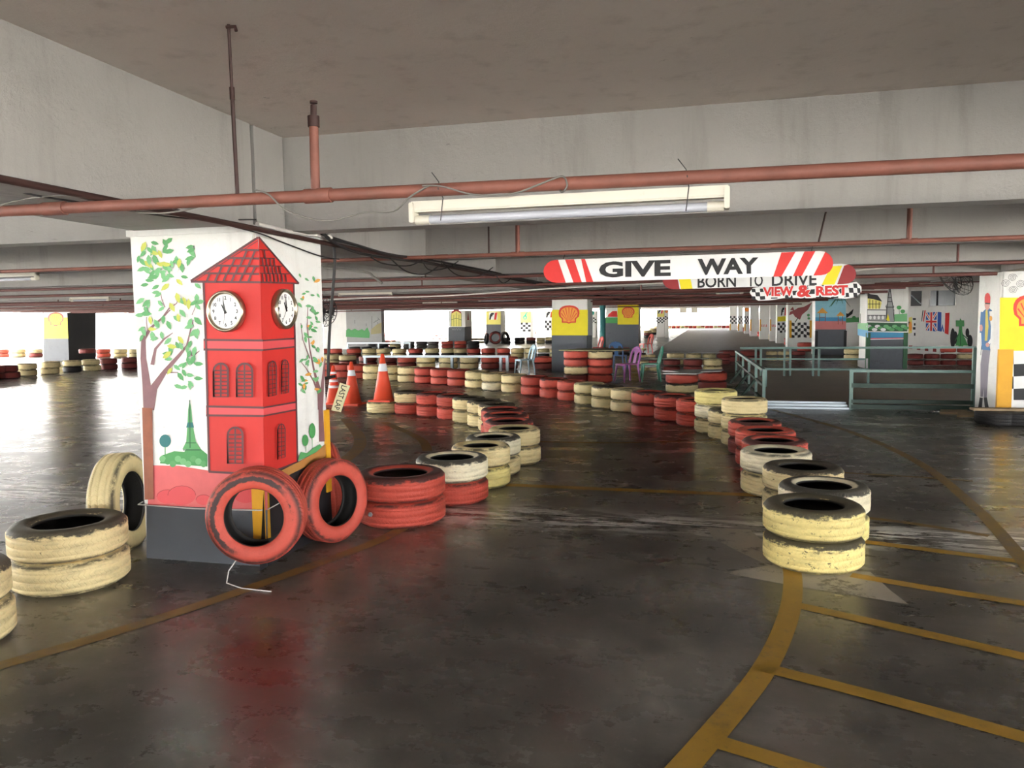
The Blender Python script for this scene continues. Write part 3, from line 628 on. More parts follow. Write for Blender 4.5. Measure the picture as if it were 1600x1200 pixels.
# conduit and cables beside the depth beam
mb = MB(); mb.tube([(-2.665, .8, 2.118), (-2.665, 4.2, 2.118), (-2.672, 5.2, 2.112), (-2.66, 24, 2.118)], .016, RUSTD, 8); tag(mb.build('conduit_pipe'), 'dark brown conduit running along the beam past the clock pillar', 'conduit')
mb = MB(); mb.tube([onX(402, 350, -2.665), onX(450, 362, -2.665), onX(504, 369, -2.665)], .014, WCABLE, 8); mb.tube([onX(504, 369, -2.665), onX(514, 366, -2.60), onX(518, 372, -2.6)], .012, WCABLE, 8); tag(mb.build('conduit_pipe'), 'pale conduit across the top of the clock pillar', 'conduit')
def cable(pts, r, m, label, name='cable'):
    P = [Vector(p) for p in pts]; Q = []
    for i in range(len(P) - 1):
        a, b, c, d = P[max(i - 1, 0)], P[i], P[i + 1], P[min(i + 2, len(P) - 1)]
        for t in (0, .2, .4, .6, .8): Q.append(.5 * ((2 * b) + (c - a) * t + (2 * a - 5 * b + 4 * c - d) * t * t + (3 * b - a - 3 * c + d) * t ** 3))
    Q.append(P[-1]); mb = MB(); mb.tube(Q, r, m, 6); return tag(mb.build(name), label, 'cable')
cable([onY(-20, 288, 2.86), onY(60, 306, 2.9), onY(150, 320, 3.1), onY(260, 338, 3.5), onY(330, 343, 3.9), onY(400, 343, 4.2)], .005, CABLE, 'black cable dipping under the thick red pipe towards the clock pillar')
cable([onY(-20, 328, 2.86), onY(35, 312, 2.91), onY(110, 306, 2.91), onY(165, 322, 3.0), onY(230, 333, 3.05), onY(280, 330, 3.0), onY(340, 315, 2.96)], .004, GCABLE, 'grey cable looped round the left end of the thick red pipe')
cable([onY(270, 325, 3.4), onY(330, 345, 3.9), onY(403, 364, 4.2), onX(440, 378, -2.68), onX(500, 400, -2.68), onX(530, 405, -2.7)], .0045, CABLE, 'thin black wire slanting across the tower roof')
cable([onY(400, 297, 2.92), onY(420, 304, 2.915), onY(450, 330, 2.915), onY(510, 345, 2.92), onY(570, 332, 2.92), onY(615, 330, 2.92), onY(640, 308, 2.92), onY(670, 290, 2.92)], .0038, GCABLE, 'grey cable drooping from the thick red pipe left of the long lamp')
cable([onY(660, 290, 2.92), onY(690, 291, 2.915), onY(740, 304, 2.915), onY(800, 303, 2.915), onY(860, 281, 2.915), onY(880, 276, 2.93), onY(886, 290, 2.92), onY(878, 300, 2.93), onY(870, 288, 2.985), onY(876, 276, 2.99)], .0038, GCABLE, 'grey cable knotted round the thick red pipe above the long lamp')
k = 0
for (ys, m, lb) in (((365, 372, 384, 398, 404, 413, 425, 440, 447), CABLE, 'upper black cable of the bundle behind the clock pillar'), ((360, 378, 395, 404, 410, 417, 428, 442, 450), CABLE, 'lower black cable of the bundle behind the clock pillar')):
    xs = (502, 520, 560, 610, 660, 710, 770, 840, 900); cable([onX(x, y, -2.63 + .012 * k) for x, y in zip(xs, ys)], .011, m, lb); k += 1
for i, pts in enumerate(([(580, 402), (600, 412), (640, 415), (665, 402)], [(610, 404), (635, 424), (665, 428), (690, 412)], [(660, 408), (672, 422), (700, 418), (716, 408)], [(690, 408), (715, 430), (750, 430), (770, 418)], [(775, 430), (785, 442), (795, 438), (800, 430)])):
    cable([onX(x, y, -2.57) for x, y in pts], .006, CABLE, '%s thin black loop hanging from the cable bundle, from the clock pillar' % ORD[i])
cable([onY(480, 470, 10.7), onY(560, 466, 10.7), onY(700, 462, 10.7), onY(860, 451, 10.7), onY(1000, 444, 10.7), onY(1200, 434, 10.7), onY(1345, 422, 10.7), onY(1450, 411, 10.7), onY(1620, 394, 10.7)], .011, WCABLE, 'long white cable slung across the hall below the beams')
cable([onY(505, 418, 7.6), onY(570, 425, 7.6), onY(583, 432, 7.6), onY(597, 443, 7.6)], .014, GCABLE, 'bent grey conduit end behind the clock pillar')
hc = cable([onY(504, 366, 5.3), onY(512, 364, 5.3), onY(519, 372, 5.3), onY(523, 400, 5.3), onY(521, 440, 5.3), onY(516, 500, 5.3), onY(513, 560, 5.3), onY(513, 588, 5.3)], .011, CABLE, 'black pull cable hanging beside the clock pillar, with a bar grip', 'pull_cable')
mb = MB(); mb.tube([onY(504, 592, 5.3), onY(523, 588, 5.3)], .013, BLK, 10); mb.build('grip', hc)

# ------------------------------------------------------------------ lamps
def lamp(x0, x1, y, z, label, tilt=0):
    e = empty('fluorescent_lamp', ((x0 + x1) / 2, y, z), label, 'lamp', 'fluorescent lamps')
    mb = MB(); mb.bbox((x0, y - .025, z + .002), (x1, y + .03, z + .046), ENAMEL, .006); mb.bbox((x0, y - .035, z - .04), (x0 + .02, y + .03, z + .04), ENAMEL, .003); mb.bbox((x1 - .02, y - .035, z - .04), (x1, y + .03, z + .04), ENAMEL, .003); mb.build('housing', e)
    mb = MB(); mb.tube([(x0 + .075, y, z - .028), (x1 - .075, y, z - .028)], .0165, TUBE, 14); mb.build('tube', e)
    for a, b in ((x0 + .02, x0 + .08), (x1 - .08, x1 - .02)):
        mb = MB(); mb.tube([(a, y, z - .028), (b, y, z - .028)], .019, ENAMEL, 14); mb.build('end_cap', e)
    return e
l = lamp(onY(643, 330, 3.0).x, onY(1140, 305, 3.0).x, 3.0, onY(890, 321, 3.0).z - .002, 'long fluorescent lamp wired under the thick red pipe, nearest')
for i, x in enumerate((-1.04, -.08)):
    zp = 2.108 - .0068 * (x + 7); mb = MB(); mb.tube([(x, 2.96, zp - .12), (x + .01, 2.965, zp - .03), (x + .005, 2.922, zp), (x, 2.95, zp + .03), (x - .03, 2.95, zp + .07)], .002, CABLE, 5); mb.build('tie_wire', l)
for (a, b, y0, lb) in ((-30, 66, 430, 'fluorescent lamp at the left edge before the dark sagging pipe'), (105, 176, 466, 'fluorescent lamp beside the left shell pillar'), (527, 615, 459, 'fluorescent lamp just right of the clock pillar'), (747, 807, 467, 'fluorescent lamp left of the central shell pillar'), (1071, 1124, 466, 'fluorescent lamp over the straight far track'), (1120, 1160, 455, 'fluorescent lamp under the BORN TO DRIVE sign'), (660, 715, 473, 'small far fluorescent lamp above the bright opening')):
    p = G((a + b) / 2, y0, 2.12); w = (b - a) / F * (M.transposed() @ (p - Vector((0, 0, H)))).z / .97; lamp(p.x - w / 2, p.x + w / 2, p.y, 2.10, lb)

# ------------------------------------------------------------------ hanging signs
def hang_sign(name, outline, Y, label, paintf, wires):
    P = [onY(x, y, Y) for x, y in outline]; c = sum(P, Vector()) / len(P)
    e = empty(name, c, label, 'sign'); mb = MB(); mb.prism([p for p in P], (0, .012, 0), WHITE); mb.build('board', e)
    g = Paint('Y', Y); g.parts = True; paintf(g); g.build('painted_bars', e)
    for b in g.words: b.build('lettering', e)
    for (x, y, top) in wires:
        a = onY(x, y, Y); mb = MB(); mb.tube([a, Vector((a.x + .01, Y + .02, top))], .003, CABLE, 5); mb.build('wire', e)
def endarc(xa, xt, yt, yb, sgn, n=9):
    return [(xa + sgn * (xt - xa) * sgn * math.sin(math.pi * i / (n - 1)), yt + (yb - yt) * (1 - math.cos(math.pi * i / (n - 1))) / 2) for i in range(n)]
gw = endarc(1281, 1302, 392, 430, 1) + endarc(869, 849, 442, 406, -1)
def p_gw(g):
    g.poly(endarc(869, 849, 442, 406, -1) + [(872, 406), (884, 441.5)], RED)
    for a in ((886, 905.5), (907, 927)): pass
    g.poly([(883, 405.8), (897, 405.3), (909, 441), (896, 441.4)], RED); g.poly([(896 + 12, 404.9), (920 - 6, 404.7), (927, 440.5), (916, 440.8)], RED)
    g.poly([(1221, 394.5), (1243, 393.5), (1221, 432), (1208, 432.4)], RED); g.poly([(1257, 393), (1274, 392.4), (1253, 431), (1239, 431.5)], RED)
    g.poly([(1290, 392.5)] + endarc(1283, 1302, 392.5, 430, 1)[1:] + [(1271, 430.4)], RED)
    g.text('GIVE', 0, 0, 0, 0, BLACK, .04, [(936, 434), (1048, 431.5), (1048, 405.5), (936, 409)]); g.text('WAY', 0, 0, 0, 0, BLACK, .04, [(1090, 430), (1185, 427.5), (1185, 402), (1090, 404.5)])
hang_sign('hanging_sign', gw, 6.56, 'white hanging sign reading GIVE WAY with slanted red bars', p_gw, ((880, 405, 2.10), (1268, 392, 2.10)))
bd = endarc(1315, 1338, 412, 444, 1) + endarc(1052, 1035, 452, 422, -1)
def p_bd(g):
    g.poly(endarc(1052, 1035, 452, 422, -1) + [(1056, 422), (1062, 452)], MAROON); g.poly([(1058, 422), (1076, 421.5), (1082, 451), (1064, 452)], YEL)
    g.poly([(1298, 416), (1316, 415), (1304, 444.5), (1284, 445)], YEL); g.poly([(1319, 415)] + endarc(1318, 1338, 412, 444, 1)[1:] + [(1308, 444.3)], MAROON)
    for t, a, b in (('BORN', 1090, 1150), ('TO', 1168, 1192), ('DRIVE', 1206, 1276)): g.text(t, 0, 0, 0, 0, BLACK, .018, [(a, 450 - (a - 1090) * .025), (b, 450 - (b - 1090) * .025), (b, 431 - (b - 1090) * .02), (a, 431 - (a - 1090) * .02)])
hang_sign('hanging_sign', bd, 9.55, 'white hanging sign reading BORN TO DRIVE behind the GIVE WAY sign', p_bd, ((1060, 425, 2.07), (1310, 415, 2.07)))
vr = [(1171, 457), (1176, 450), (1195, 447), (1240, 446), (1290, 447), (1320, 444), (1338, 440), (1346, 448), (1346, 456), (1338, 464), (1320, 467), (1290, 464), (1262, 466), (1230, 465), (1205, 469), (1185, 470), (1176, 464)]
def p_vr(g):
    BND = [(1171, 457), (1346, 452)]
    tops = lambda x: 450 - (x - 1171) * .045; bots = lambda x: 469 - (x - 1171) * .02
    xs = [1174, 1180, 1187, 1195, 1204, 1214, 1226, 1238, 1250, 1262, 1274, 1286, 1298, 1309, 1318, 1326, 1333, 1339, 1344]
    for r_ in range(3):
        for i in range(len(xs) - 1):
            if (i + r_) % 2: continue
            f = lambda x, t: (x, tops(x) + (bots(x) - tops(x)) * min(1, max(0, t)) + .8 * math.sin((x - 1171) / 9) - (1 if t > .9 else 0) + (1 if t < .1 else 0))
            g.lay = 1; g.mb.add([g.pt(f(x, t)) for x, t in ((xs[i], r_ / 3), (xs[i + 1], r_ / 3), (xs[i + 1] + 1, (r_ + 1) / 3), (xs[i] + 1, (r_ + 1) / 3))], [(0, 1, 2, 3)], BLACK)
    q = lambda a, b, e: [(a - e, 463 - (a - 1190) * .01 + e), (b + e, 463 - (b - 1190) * .01 + e), (b + e, 448 - (b - 1190) * .022 - e), (a - e, 449 - (a - 1190) * .022 - e)]
    for t, a, b, d in (('VIEW', 1192, 1240, 0), ('&', 1247, 1266, 2), ('REST', 1275, 1325, 0)):
        g.lay = 3; g.text(t, 0, 0, 0, 0, WHITE, .09, q(a, b, 2.0 + d)); g.lay = 5; g.text(t, 0, 0, 0, 0, RED, .045, q(a, b, d))
hang_sign('hanging_sign', vr, 12.1, 'checkered hanging sign reading VIEW & REST in red', p_vr, ((1200, 447, 2.09), (1325, 444, 2.09)))

# ------------------------------------------------------------------ painted pillars farther back
def px_pillar(xl, xr, Y, d, label, z1=2.14, m=None):
    a = onY(xl, 500, Y).x; b = onY(xr, 500, Y).x; return pillar(a, b, Y, Y + d, label, m, z1)
B = px_pillar(862.5, 918, 21.8, 1.0, 'central pillar with a shell emblem on yellow, grey below')
g = Paint('Y', 21.8); g.poly([(862, 484), (918.5, 484), (918.5, 524), (862, 524)], YEL); g.poly([(862, 524), (918.5, 524), (918.5, 585), (862, 585)], GREY); shell_emblem(g, 889, 491.5, 33); g.build('emblem_mural', B)
g = Paint('X', onY(918, 500, 21.8).x, sign=1); g.poly([(917, 524), (925, 524), (925, 582), (917, 584)], GREY); g.build('grey_side_paint', B)
C2 = px_pillar(965, 998, 36, 1.1, 'pillar with a shell emblem behind the plywood table')
g = Paint('Y', 36); g.poly([(965, 471), (998, 471), (998, 507), (965, 507)], YEL); g.poly([(965, 507), (998, 507), (998, 550), (965, 550)], GREY); shell_emblem(g, 981.5, 488.5, 20); g.build('emblem_mural', C2)
C3 = px_pillar(946.5, 965, 37.6, .6, 'narrow white pillar painted with a red car, beside the teal post')
g = Paint('Y', 37.6); g.poly([(946, 496), (966, 496), (966, 505), (946, 505)], GRN); g.poly([(946, 505), (966, 505), (966, 550), (946, 550)], GREY); g.poly([(949, 495), (951, 491), (957, 486), (964, 486), (965, 495)], RED); g.build('car_mural', C3)
mb = MB(); a = G(941.5, 520, 0); p = onY(941.5, 500, 34); mb.tube([(p.x, 34, 0), (p.x, 34, 2.16)], .13, TEAL, 20); mb.tube([(p.x, 34, 0), (p.x, 34, .05)], .18, TEAL, 20); tag(mb.build('steel_post'), 'round teal post between the two shell pillars', 'post')
T1 = px_pillar(701, 727, 46, 1.4, 'far pillar painted with a yellow domed tower')
g = Paint('Y', 46); g.poly([(700, 511), (727, 511), (727, 545), (700, 545)], GREY); g.poly([(705, 510), (705, 492), (706, 487), (709, 484), (711, 481), (713, 479), (715, 481), (717, 484), (720, 487), (721, 492), (721, 510)], PYEL)
g.poly([(705, 490), (706, 487), (709, 484), (711, 481), (713, 479), (715, 481), (717, 484), (720, 487), (721, 490), (713, 486)], MAROON)
for P in ([(705, 490), (705, 510)], [(721, 490), (721, 510)], [(713, 488), (713, 510)], [(705, 500), (713, 497), (721, 500)], [(709, 492), (709, 510)], [(717, 492), (717, 510)]): g.line(P, .6, DGRN)
g.lay += 1
for x in (706, 709, 713, 717): g.line([(x, 513), (x + 2, 516), (x + 3.5, 513)], .7, LGREY, False)
g.build('tower_mural', T1)
g = Paint('X', onY(727, 500, 46).x, sign=1); g.poly([(726, 511), (736, 510), (736, 540), (726, 540)], GREY); g.poly([(730, 500), (731.5, 487), (733, 500)], MAROON); g.build('grey_side_paint', T1)
def f1logo(g, x, y, w, h):
    g.rect(x, y, x + w, y + h, WHITE); g.poly([(x + w * .02, y + h), (x + w * .1, y + h * .35), (x + w * .3, y + h * .05), (x + w * .62, y + h * .05), (x + w * .56, y + h * .32), (x + w * .36, y + h * .38), (x + w * .5, y + h * .5), (x + w * .3, y + h * .58), (x + w * .2, y + h)], BLACK)
    g.poly([(x + w * .72, y + h * .05), (x + w, y + h * .02), (x + w * .88, y + h), (x + w * .6, y + h)], RED)
F1 = px_pillar(760, 782, 50, 1.3, 'far pillar with a black and red F1 logo on yellow')
g = Paint('Y', 50); g.poly([(759.5, 487), (782.5, 487), (782.5, 507), (759.5, 507)], PYEL); g.poly([(759.5, 507), (782.5, 507), (782.5, 545), (759.5, 545)], GREY); f1logo(g, 764, 488, 13, 11.5); g.build('logo_mural', F1)
PE = px_pillar(813, 829, 58, 1.0, 'far pillar with a green droplet logo above checks')
g = Paint('Y', 58); g.rect(812.5, 487, 829.5, 504, PYEL); g.ell(820.3, 496, 3.2, 3.4, EMB); g.line([(821, 493), (822.5, 489), (825, 488)], [3, 1.5, .8], EMB); g.ell(820.3, 496.3, 1.4, 1.6, PYEL); g.checker(813, 504, 829, 518, 4, 4, WHITE, BLACK); g.build('logo_mural', PE)
F2 = px_pillar(851, 872, 58, 1.0, 'far checkered pillar with a logo half hidden by the central pillar')
g = Paint('Y', 58); f1logo(g, 853, 487, 11, 9); g.checker(851, 501, 872, 516, 6, 4, WHITE, BLACK); g.build('logo_mural', F2)
P2 = px_pillar(922, 931, 62, 1.0, 'far narrow pillar with checks beside the central pillar')
g = Paint('Y', 62); g.checker(921.5, 496, 931.5, 505, 4, 4, WHITE, BLACK); g.ell(926.5, 489, 2, 3, EMB); g.build('logo_mural', P2)
F3 = px_pillar(1026, 1038, 62, 1.0, 'far F1 pillar left of the bright far opening')
g = Paint('Y', 62); g.rect(1026, 485, 1038, 495, PYEL); f1logo(g, 1028, 484, 8, 6); g.checker(1025.5, 496, 1038.5, 505, 5, 4, WHITE, BLACK); g.build('logo_mural', F3)
F4 = px_pillar(1039, 1044, 60, .9, 'far slim shell pillar left of the bright far opening'); g = Paint('Y', 60); shell_emblem(g, 1041.3, 487, 4.6); g.checker(1038.8, 494, 1044.2, 500, 2, 3, WHITE, BLACK); g.build('emblem_mural', F4)
# left shell pillar
lp0, lp1 = onY(69.5, 520, 27.4).x, onY(110, 520, 27.4).x
LP = pillar(lp0, lp1, 27.4, 28.5, 'left shell pillar beside the Brazilian flag wall')
g = Paint('Y', 27.4); g.poly([(68, 496), (108, 496), (109, 529), (68, 529)], YEL); g.poly([(68, 529), (109, 529), (112, 566), (68, 566)], GREY); shell_emblem(g, 87, 499, 25, YEL); g.build('emblem_mural', LP)
g = Paint('X', lp1, sign=1); g.poly([(105, 489), (150, 489), (150, 566), (108, 566)], BLACK); g.build('dark_side_paint', LP)  # right face coloured black from below its top to the floor
# driver pillar
dx = 4.08; D = pillar(dx, 5.0, 12.42, 13.40, 'right-hand pillar painted with a standing driver and a shell emblem', z1=2.14)
c4 = lambda x, y: (1300 + x / 4, 380 + y / 4)
g = Paint('Y', 12.42, c4); g.poly([(1050, 340), (1400, 340), (1400, 680), (1190, 690), (1046, 668)], YEL); g.checker(1060, 672, 1360, 980, 4, 4, WHITE, BLACK, 8); g.poly([(1050, 975), (1360, 1010), (1360, 1090), (1050, 1070)], WHITE)
O = (1245, 430); shell_emblem(g, 1250, 425, 240)
for (x, y) in ((1128, 215), (1085, 252), (1178, 255), (1133, 292)): g.line([(x + t * 1.25 * math.cos(t * .75), y + t * math.sin(t * .75)) for t in range(26)], 2.2, BLACK)
g.build('emblem_mural', D)
g = Paint('X', dx, c4)
g.line([(965, 660), (945, 760), (935, 960)], [46, 34, 16], TROUS); g.line([(970, 660), (962, 760), (958, 970)], [40, 34, 18], TROUS)
g.line([(933, 965), (925, 1030), (908, 1034)], [20, 24, 18], BLACK); g.line([(958, 965), (968, 1030), (978, 1048)], [20, 24, 18], BLACK)
g.poly([(945, 425), (975, 400), (1000, 420), (1005, 480), (1003, 600), (985, 640), (990, 670), (935, 665), (935, 620), (930, 520)], DENIM); g.poly([(960, 420), (972, 415), (978, 520), (970, 610), (955, 610), (958, 500)], PC('shirt', (206, 190, 80)))
g.line([(995, 425), (1005, 520), (1000, 600), (970, 640)], [24, 24, 20, 12], WHITE); g.line([(940, 430), (934, 500), (930, 560)], [20, 18, 14], DENIM); g.ell(932, 530, 10, 22, SKIN); g.ell(972, 635, 12, 14, SKIN); g.ell(992, 470, 10, 16, LEAF4)
g.ell(970, 385, 16, 34, SKIN); g.poly([(954, 372), (954, 336), (960, 318), (971, 310), (983, 316), (989, 334), (989, 374)], RED); g.line([(958, 376), (988, 378)], 8, BLACK); g.line([(935, 640), (930, 700)], 3, BLACK)
g.build('driver_mural', D)
mb = MB(); mb.box((dx - .015, 12.40, .02), (dx + .17, 12.46, onY(1555, 546, 12.42).z), YGUARD); mb.build('edge_guard', D)
# mosque pillar
mx0, mx1 = onY(1354, 520, 24).x, onY(1418, 520, 24).x
MP = pillar(mx0, mx1, 24, 25.1, 'pillar painted with a mosque and minaret behind the green rail', z1=2.748)
g = Paint('Y', 24, c4)
g.poly([(222, 555), (470, 560), (470, 600), (225, 600)], SEA); g.line([(225, 602), (470, 598)], 6, WHITE); g.line([(225, 596), (470, 592)], 5, RED); g.poly([(222, 604), (470, 600), (470, 790), (215, 790)], GREY)
g.poly([(220, 495), (470, 500), (470, 552), (220, 550)], DGRN)
for i in range(14): g.ell(230 + i * 18, 520 + (i % 3) * 10, 17, 10, random.choice([LGRN, WHITE, GRN, LEAF3]))
g.poly([(220, 415), (390, 415), (390, 490), (220, 485)], LGREY); g.poly([(222, 420), (388, 420), (388, 448), (222, 448)], WHITE)
g.poly([(224, 375), (222, 330), (240, 318), (290, 340), (310, 372), (300, 410), (224, 410)], PYEL); g.poly([(222, 345), (224, 310), (240, 318), (285, 325), (314, 365), (260, 350)], BLACK)
for P in ([(220, 415), (390, 418)], [(222, 450), (390, 452)], [(220, 485), (390, 490)], [(236, 350), (236, 410)], [(255, 355), (255, 410)], [(275, 358), (275, 410)], [(295, 365), (295, 410)], [(225, 380), (302, 380)]): g.line(P, 4, BLACK)
for i in range(6): g.ell(240 + i * 26, 465, 8, 12, WHITE)
g.poly([(335, 490), (338, 400), (332, 395), (345, 380), (352, 330), (362, 262), (372, 330), (378, 380), (390, 395), (384, 402), (390, 490)], LGREY)
for P in ([(362, 264), (350, 340), (344, 400), (340, 490)], [(362, 264), (372, 340), (382, 400), (390, 490)], [(348, 340), (374, 340)], [(346, 365), (377, 365)], [(336, 400), (388, 400)], [(355, 300), (369, 300)]): g.line(P, 4.5, BLACK)
g.poly([(340, 480), (350, 440), (362, 490)], YEL)
for (x, y) in ((419, 402), (442, 426)): g.line([(x, y), (x + 2, y + 40)], 3, DGRN); g.ell(x, y, 15, 12, GRN)
g.poly([(390, 445), (470, 440), (470, 490), (390, 490)], LGRN); g.build('mosque_mural', MP)
g = Paint('X', mx0, c4); g.poly([(160, 535), (225, 545), (225, 590), (160, 575)], SEA); g.poly([(160, 500), (225, 500), (225, 545), (160, 535)], LGRN); g.poly([(160, 720), (225, 720), (225, 800), (160, 790)], LGREY); g.line([(178, 440), (178, 500)], 3, DGRN); g.build('side_mural', MP)
for x in (mx0, mx1 - .09):
    mb = MB(); mb.box((x - .012, 23.97, 0), (x + .10, 24.06, onY(1360, 520, 24).z), DGRN); mb.build('edge_guard', MP)
# beach pillar
c7 = lambda x, y: (1100 + x / 3.2, 420 + y / 3.2)
BP = px_pillar(1274, 1322, 32.0, 1.0, 'pillar painted with beach huts and a palm', z1=2.748)
g = Paint('Y', 32, c7); g.poly([(556, 150), (710, 150), (710, 245), (556, 245)], SKYB); g.poly([(556, 243), (710, 243), (710, 264), (556, 264)], SEA); g.poly([(556, 262), (710, 262), (710, 305), (556, 305)], SAND); g.poly([(556, 303), (710, 303), (710, 440), (556, 440)], GREY)
for (x, y, w) in ((592, 222, 28), (682, 236, 22)): g.poly([(x - w, y), (x, y - w), (x + w, y)], LEAF4); g.line([(x - w * .5, y), (x - w * .5, y + 42)], 3, BROWN); g.line([(x + w * .5, y), (x + w * .5, y + 42)], 3, BROWN); g.line([(x - w * .5, y + 20), (x + w * .5, y + 20)], 3, BROWN)
for a in (150, 170, 195, 215, 20, 340, 250, 285): g.line([(680, 158), (680 + 26 * math.cos(R(a)), 160 - 14 + 10 * abs(math.cos(R(a)))), (680 + 55 * math.cos(R(a)), 170 + 22 * abs(math.cos(R(a))))], [3, 4, 1], DGRN)
g.build('beach_mural', BP)
for x in (onY(1274, 520, 32).x, onY(1319, 520, 32).x):
    mb = MB(); mb.box((x - .01, 31.97, 0), (x + .09, 32.05, .95), BLACK); mb.build('edge_guard', BP)
EP = px_pillar(1231, 1269, 39, 1.0, 'pillar painted with a red eagle above checks', z1=2.748)
g = Paint('Y', 39, c7); g.checker(438, 268, 528, 345, 6, 5, WHITE, BLACK, 4); g.poly([(430, 215), (455, 205), (470, 195), (500, 190), (540, 168), (520, 205), (490, 230), (480, 255), (455, 240), (445, 225), (425, 232)], PC('eagle', (150, 74, 78))); g.poly([(430, 205), (445, 190), (452, 210)], PC('eagle', (150, 74, 78))); g.line([(470, 245), (455, 268)], 4, BLACK); g.ell(522, 232, 7, 7, LEAF3); g.ell(524, 248, 7, 6, LEAF3); g.poly([(427, 258), (438, 258), (438, 345), (427, 345)], YGUARD); g.poly([(528, 258), (541, 258), (541, 345), (528, 345)], YGUARD); g.build('eagle_mural', EP)
FP = px_pillar(1214, 1230, 46, .8, 'white pillar with an F1 logo right of the white panels', z1=2.748)
g = Paint('Y', 46, c7); f1logo(g, 384, 192, 30, 42); g.poly([(368, 240), (414, 236), (414, 262), (368, 264)], YEL); g.checker(368, 268, 414, 320, 4, 4, WHITE, BLACK, 3); g.build('logo_mural', FP)
# white wall with windows and flags behind the pen
WY = 31.0; wx0 = onY(1402, 520, WY).x; zz = lambda y: onY(1450, y, WY).z
def wpx(x): return onY(x, 470, WY).x
mb = MB(); zb, zt = zz(480), zz(452)
mb.box((wx0, WY, 0), (15, WY + .2, zb), WALLM); mb.box((wx0, WY, zt), (15, WY + .2, 2.76), WALLM); mb.box((wx0, WY, zb), (wpx(1421), WY + .2, zt), WALLM); mb.box((wpx(1443), WY, zb), (wpx(1451), WY + .2, zt), WALLM); mb.box((wpx(1496), WY, zb), (15, WY + .2, zt), WALLM)
wl = tag(mb.build('wall_right'), 'white wall with two windows, flags and a green kart mural', 'wall', kind='structure')
g = Paint('Y', WY, c4)
g.poly([(480, 465), (500, 460), (500, 560), (478, 565)], PYEL); g.poly([(500, 470), (524, 466), (520, 580), (500, 570)], WHITE)
for (x0_, y0_, x1_, y1_) in ((505, 468, 524, 480), (512, 500, 522, 515), (505, 525, 522, 540), (512, 560, 522, 578), (478, 490, 486, 510)): g.rect(x0_, y0_, x1_, y1_, BLACK)
g.ell(490, 520, 10, 30, ORG)
g.poly([(566, 420), (572, 420), (562, 490), (558, 488)], BLACK); g.poly([(578, 420), (586, 420), (574, 490), (568, 490)], RED)
g.poly([(588, 434), (655, 430), (652, 552), (586, 545)], BLUE)
for P, w, m in (([(588, 436), (654, 548)], 14, WHITE), ([(654, 432), (588, 544)], 14, WHITE), ([(588, 436), (654, 548)], 5, RED), ([(654, 432), (588, 544)], 5, RED), ([(621, 432), (619, 549)], 22, WHITE), ([(587, 490), (654, 490)], 22, WHITE), ([(621, 432), (619, 549)], 12, RED), ([(587, 490), (654, 490)], 12, RED)): g.line(P, w, m)
g.poly([(660, 430), (684, 432), (682, 552), (658, 548)], BLUE); g.poly([(684, 432), (708, 436), (704, 560), (682, 552)], WHITE); g.poly([(708, 436), (735, 434), (728, 572), (704, 562)], RED)
g.poly([(678, 552), (690, 505), (702, 556), (694, 552), (690, 530), (686, 552)], BLUE)
g.ell(755, 595, 16, 64, BLACK); g.ell(862, 612, 17, 40, BLACK); g.ell(846, 560, 12, 28, BLACK); g.ell(772, 590, 13, 40, BLACK)
g.poly([(790, 560), (800, 468), (812, 485), (815, 555), (830, 600), (820, 645), (790, 645), (780, 600)], GRN); g.rect(774, 482, 826, 520, LEAF3); g.poly([(784, 600), (830, 590), (850, 640), (770, 640)], GRN); g.line([(790, 570), (770, 610)], 6, DGRN); g.line([(815, 570), (850, 600)], 6, DGRN); g.line([(800, 540), (803, 640)], 4, DGRN)
g.lay += 1
for i in range(5): g.mb.add([g.pt(p) for p in ((480 + i * 50, 640 + i * 6), (502 + i * 50, 640 + i * 6), (502 + i * 50, 662 + i * 6), (480 + i * 50, 660 + i * 6))], [(0, 1, 2, 3)], MAROON)
g.build('flag_and_kart_mural', wl)
def window(n, x0, x1):
    e = empty('window_%d' % n, (wpx((x0 + x1) / 2), WY + .1, zb), '%s window high in the white flag wall' % ('small dark' if n == 1 else 'wide grey'), 'window', kind='structure')
    mb = MB(); a, b = wpx(x0), wpx(x1); t = .05
    mb.box((a, WY - .02, zb - .03), (b, WY + .12, zb + t), WALLM); mb.box((a, WY - .02, zt - t), (b, WY + .12, zt), WALLM); mb.box((a, WY - .02, zb), (a + t, WY + .12, zt), WALLM); mb.box((b - t, WY - .02, zb), (b, WY + .12, zt), WALLM); mb.build('window_frame', e)
    mb = MB(); mb.box((a + t, WY + .10, zb + t), (b - t, WY + .115, zt - t), GLASS if n == 2 else BLK); pn = mb.build('pane', e)  # in the first window a black sheet stands for the dark room behind
    if n == 2: mb = MB(); mb.box((a + (b - a) * .3, WY + .06, zb + t), (a + (b - a) * .3 + .05, WY + .10, zt - t), DARK); mb.build('mullion', e)
    else: mb = MB(); mb.tube([(a + .08, WY + .08, zt - .2), (b - .06, WY + .08, zb + .12)], .02, STEEL, 6); mb.build('stay_bar', e)  # slanted bar stands for the staircase inside the dark opening
window(1, 1420.5, 1443); window(2, 1451, 1496)
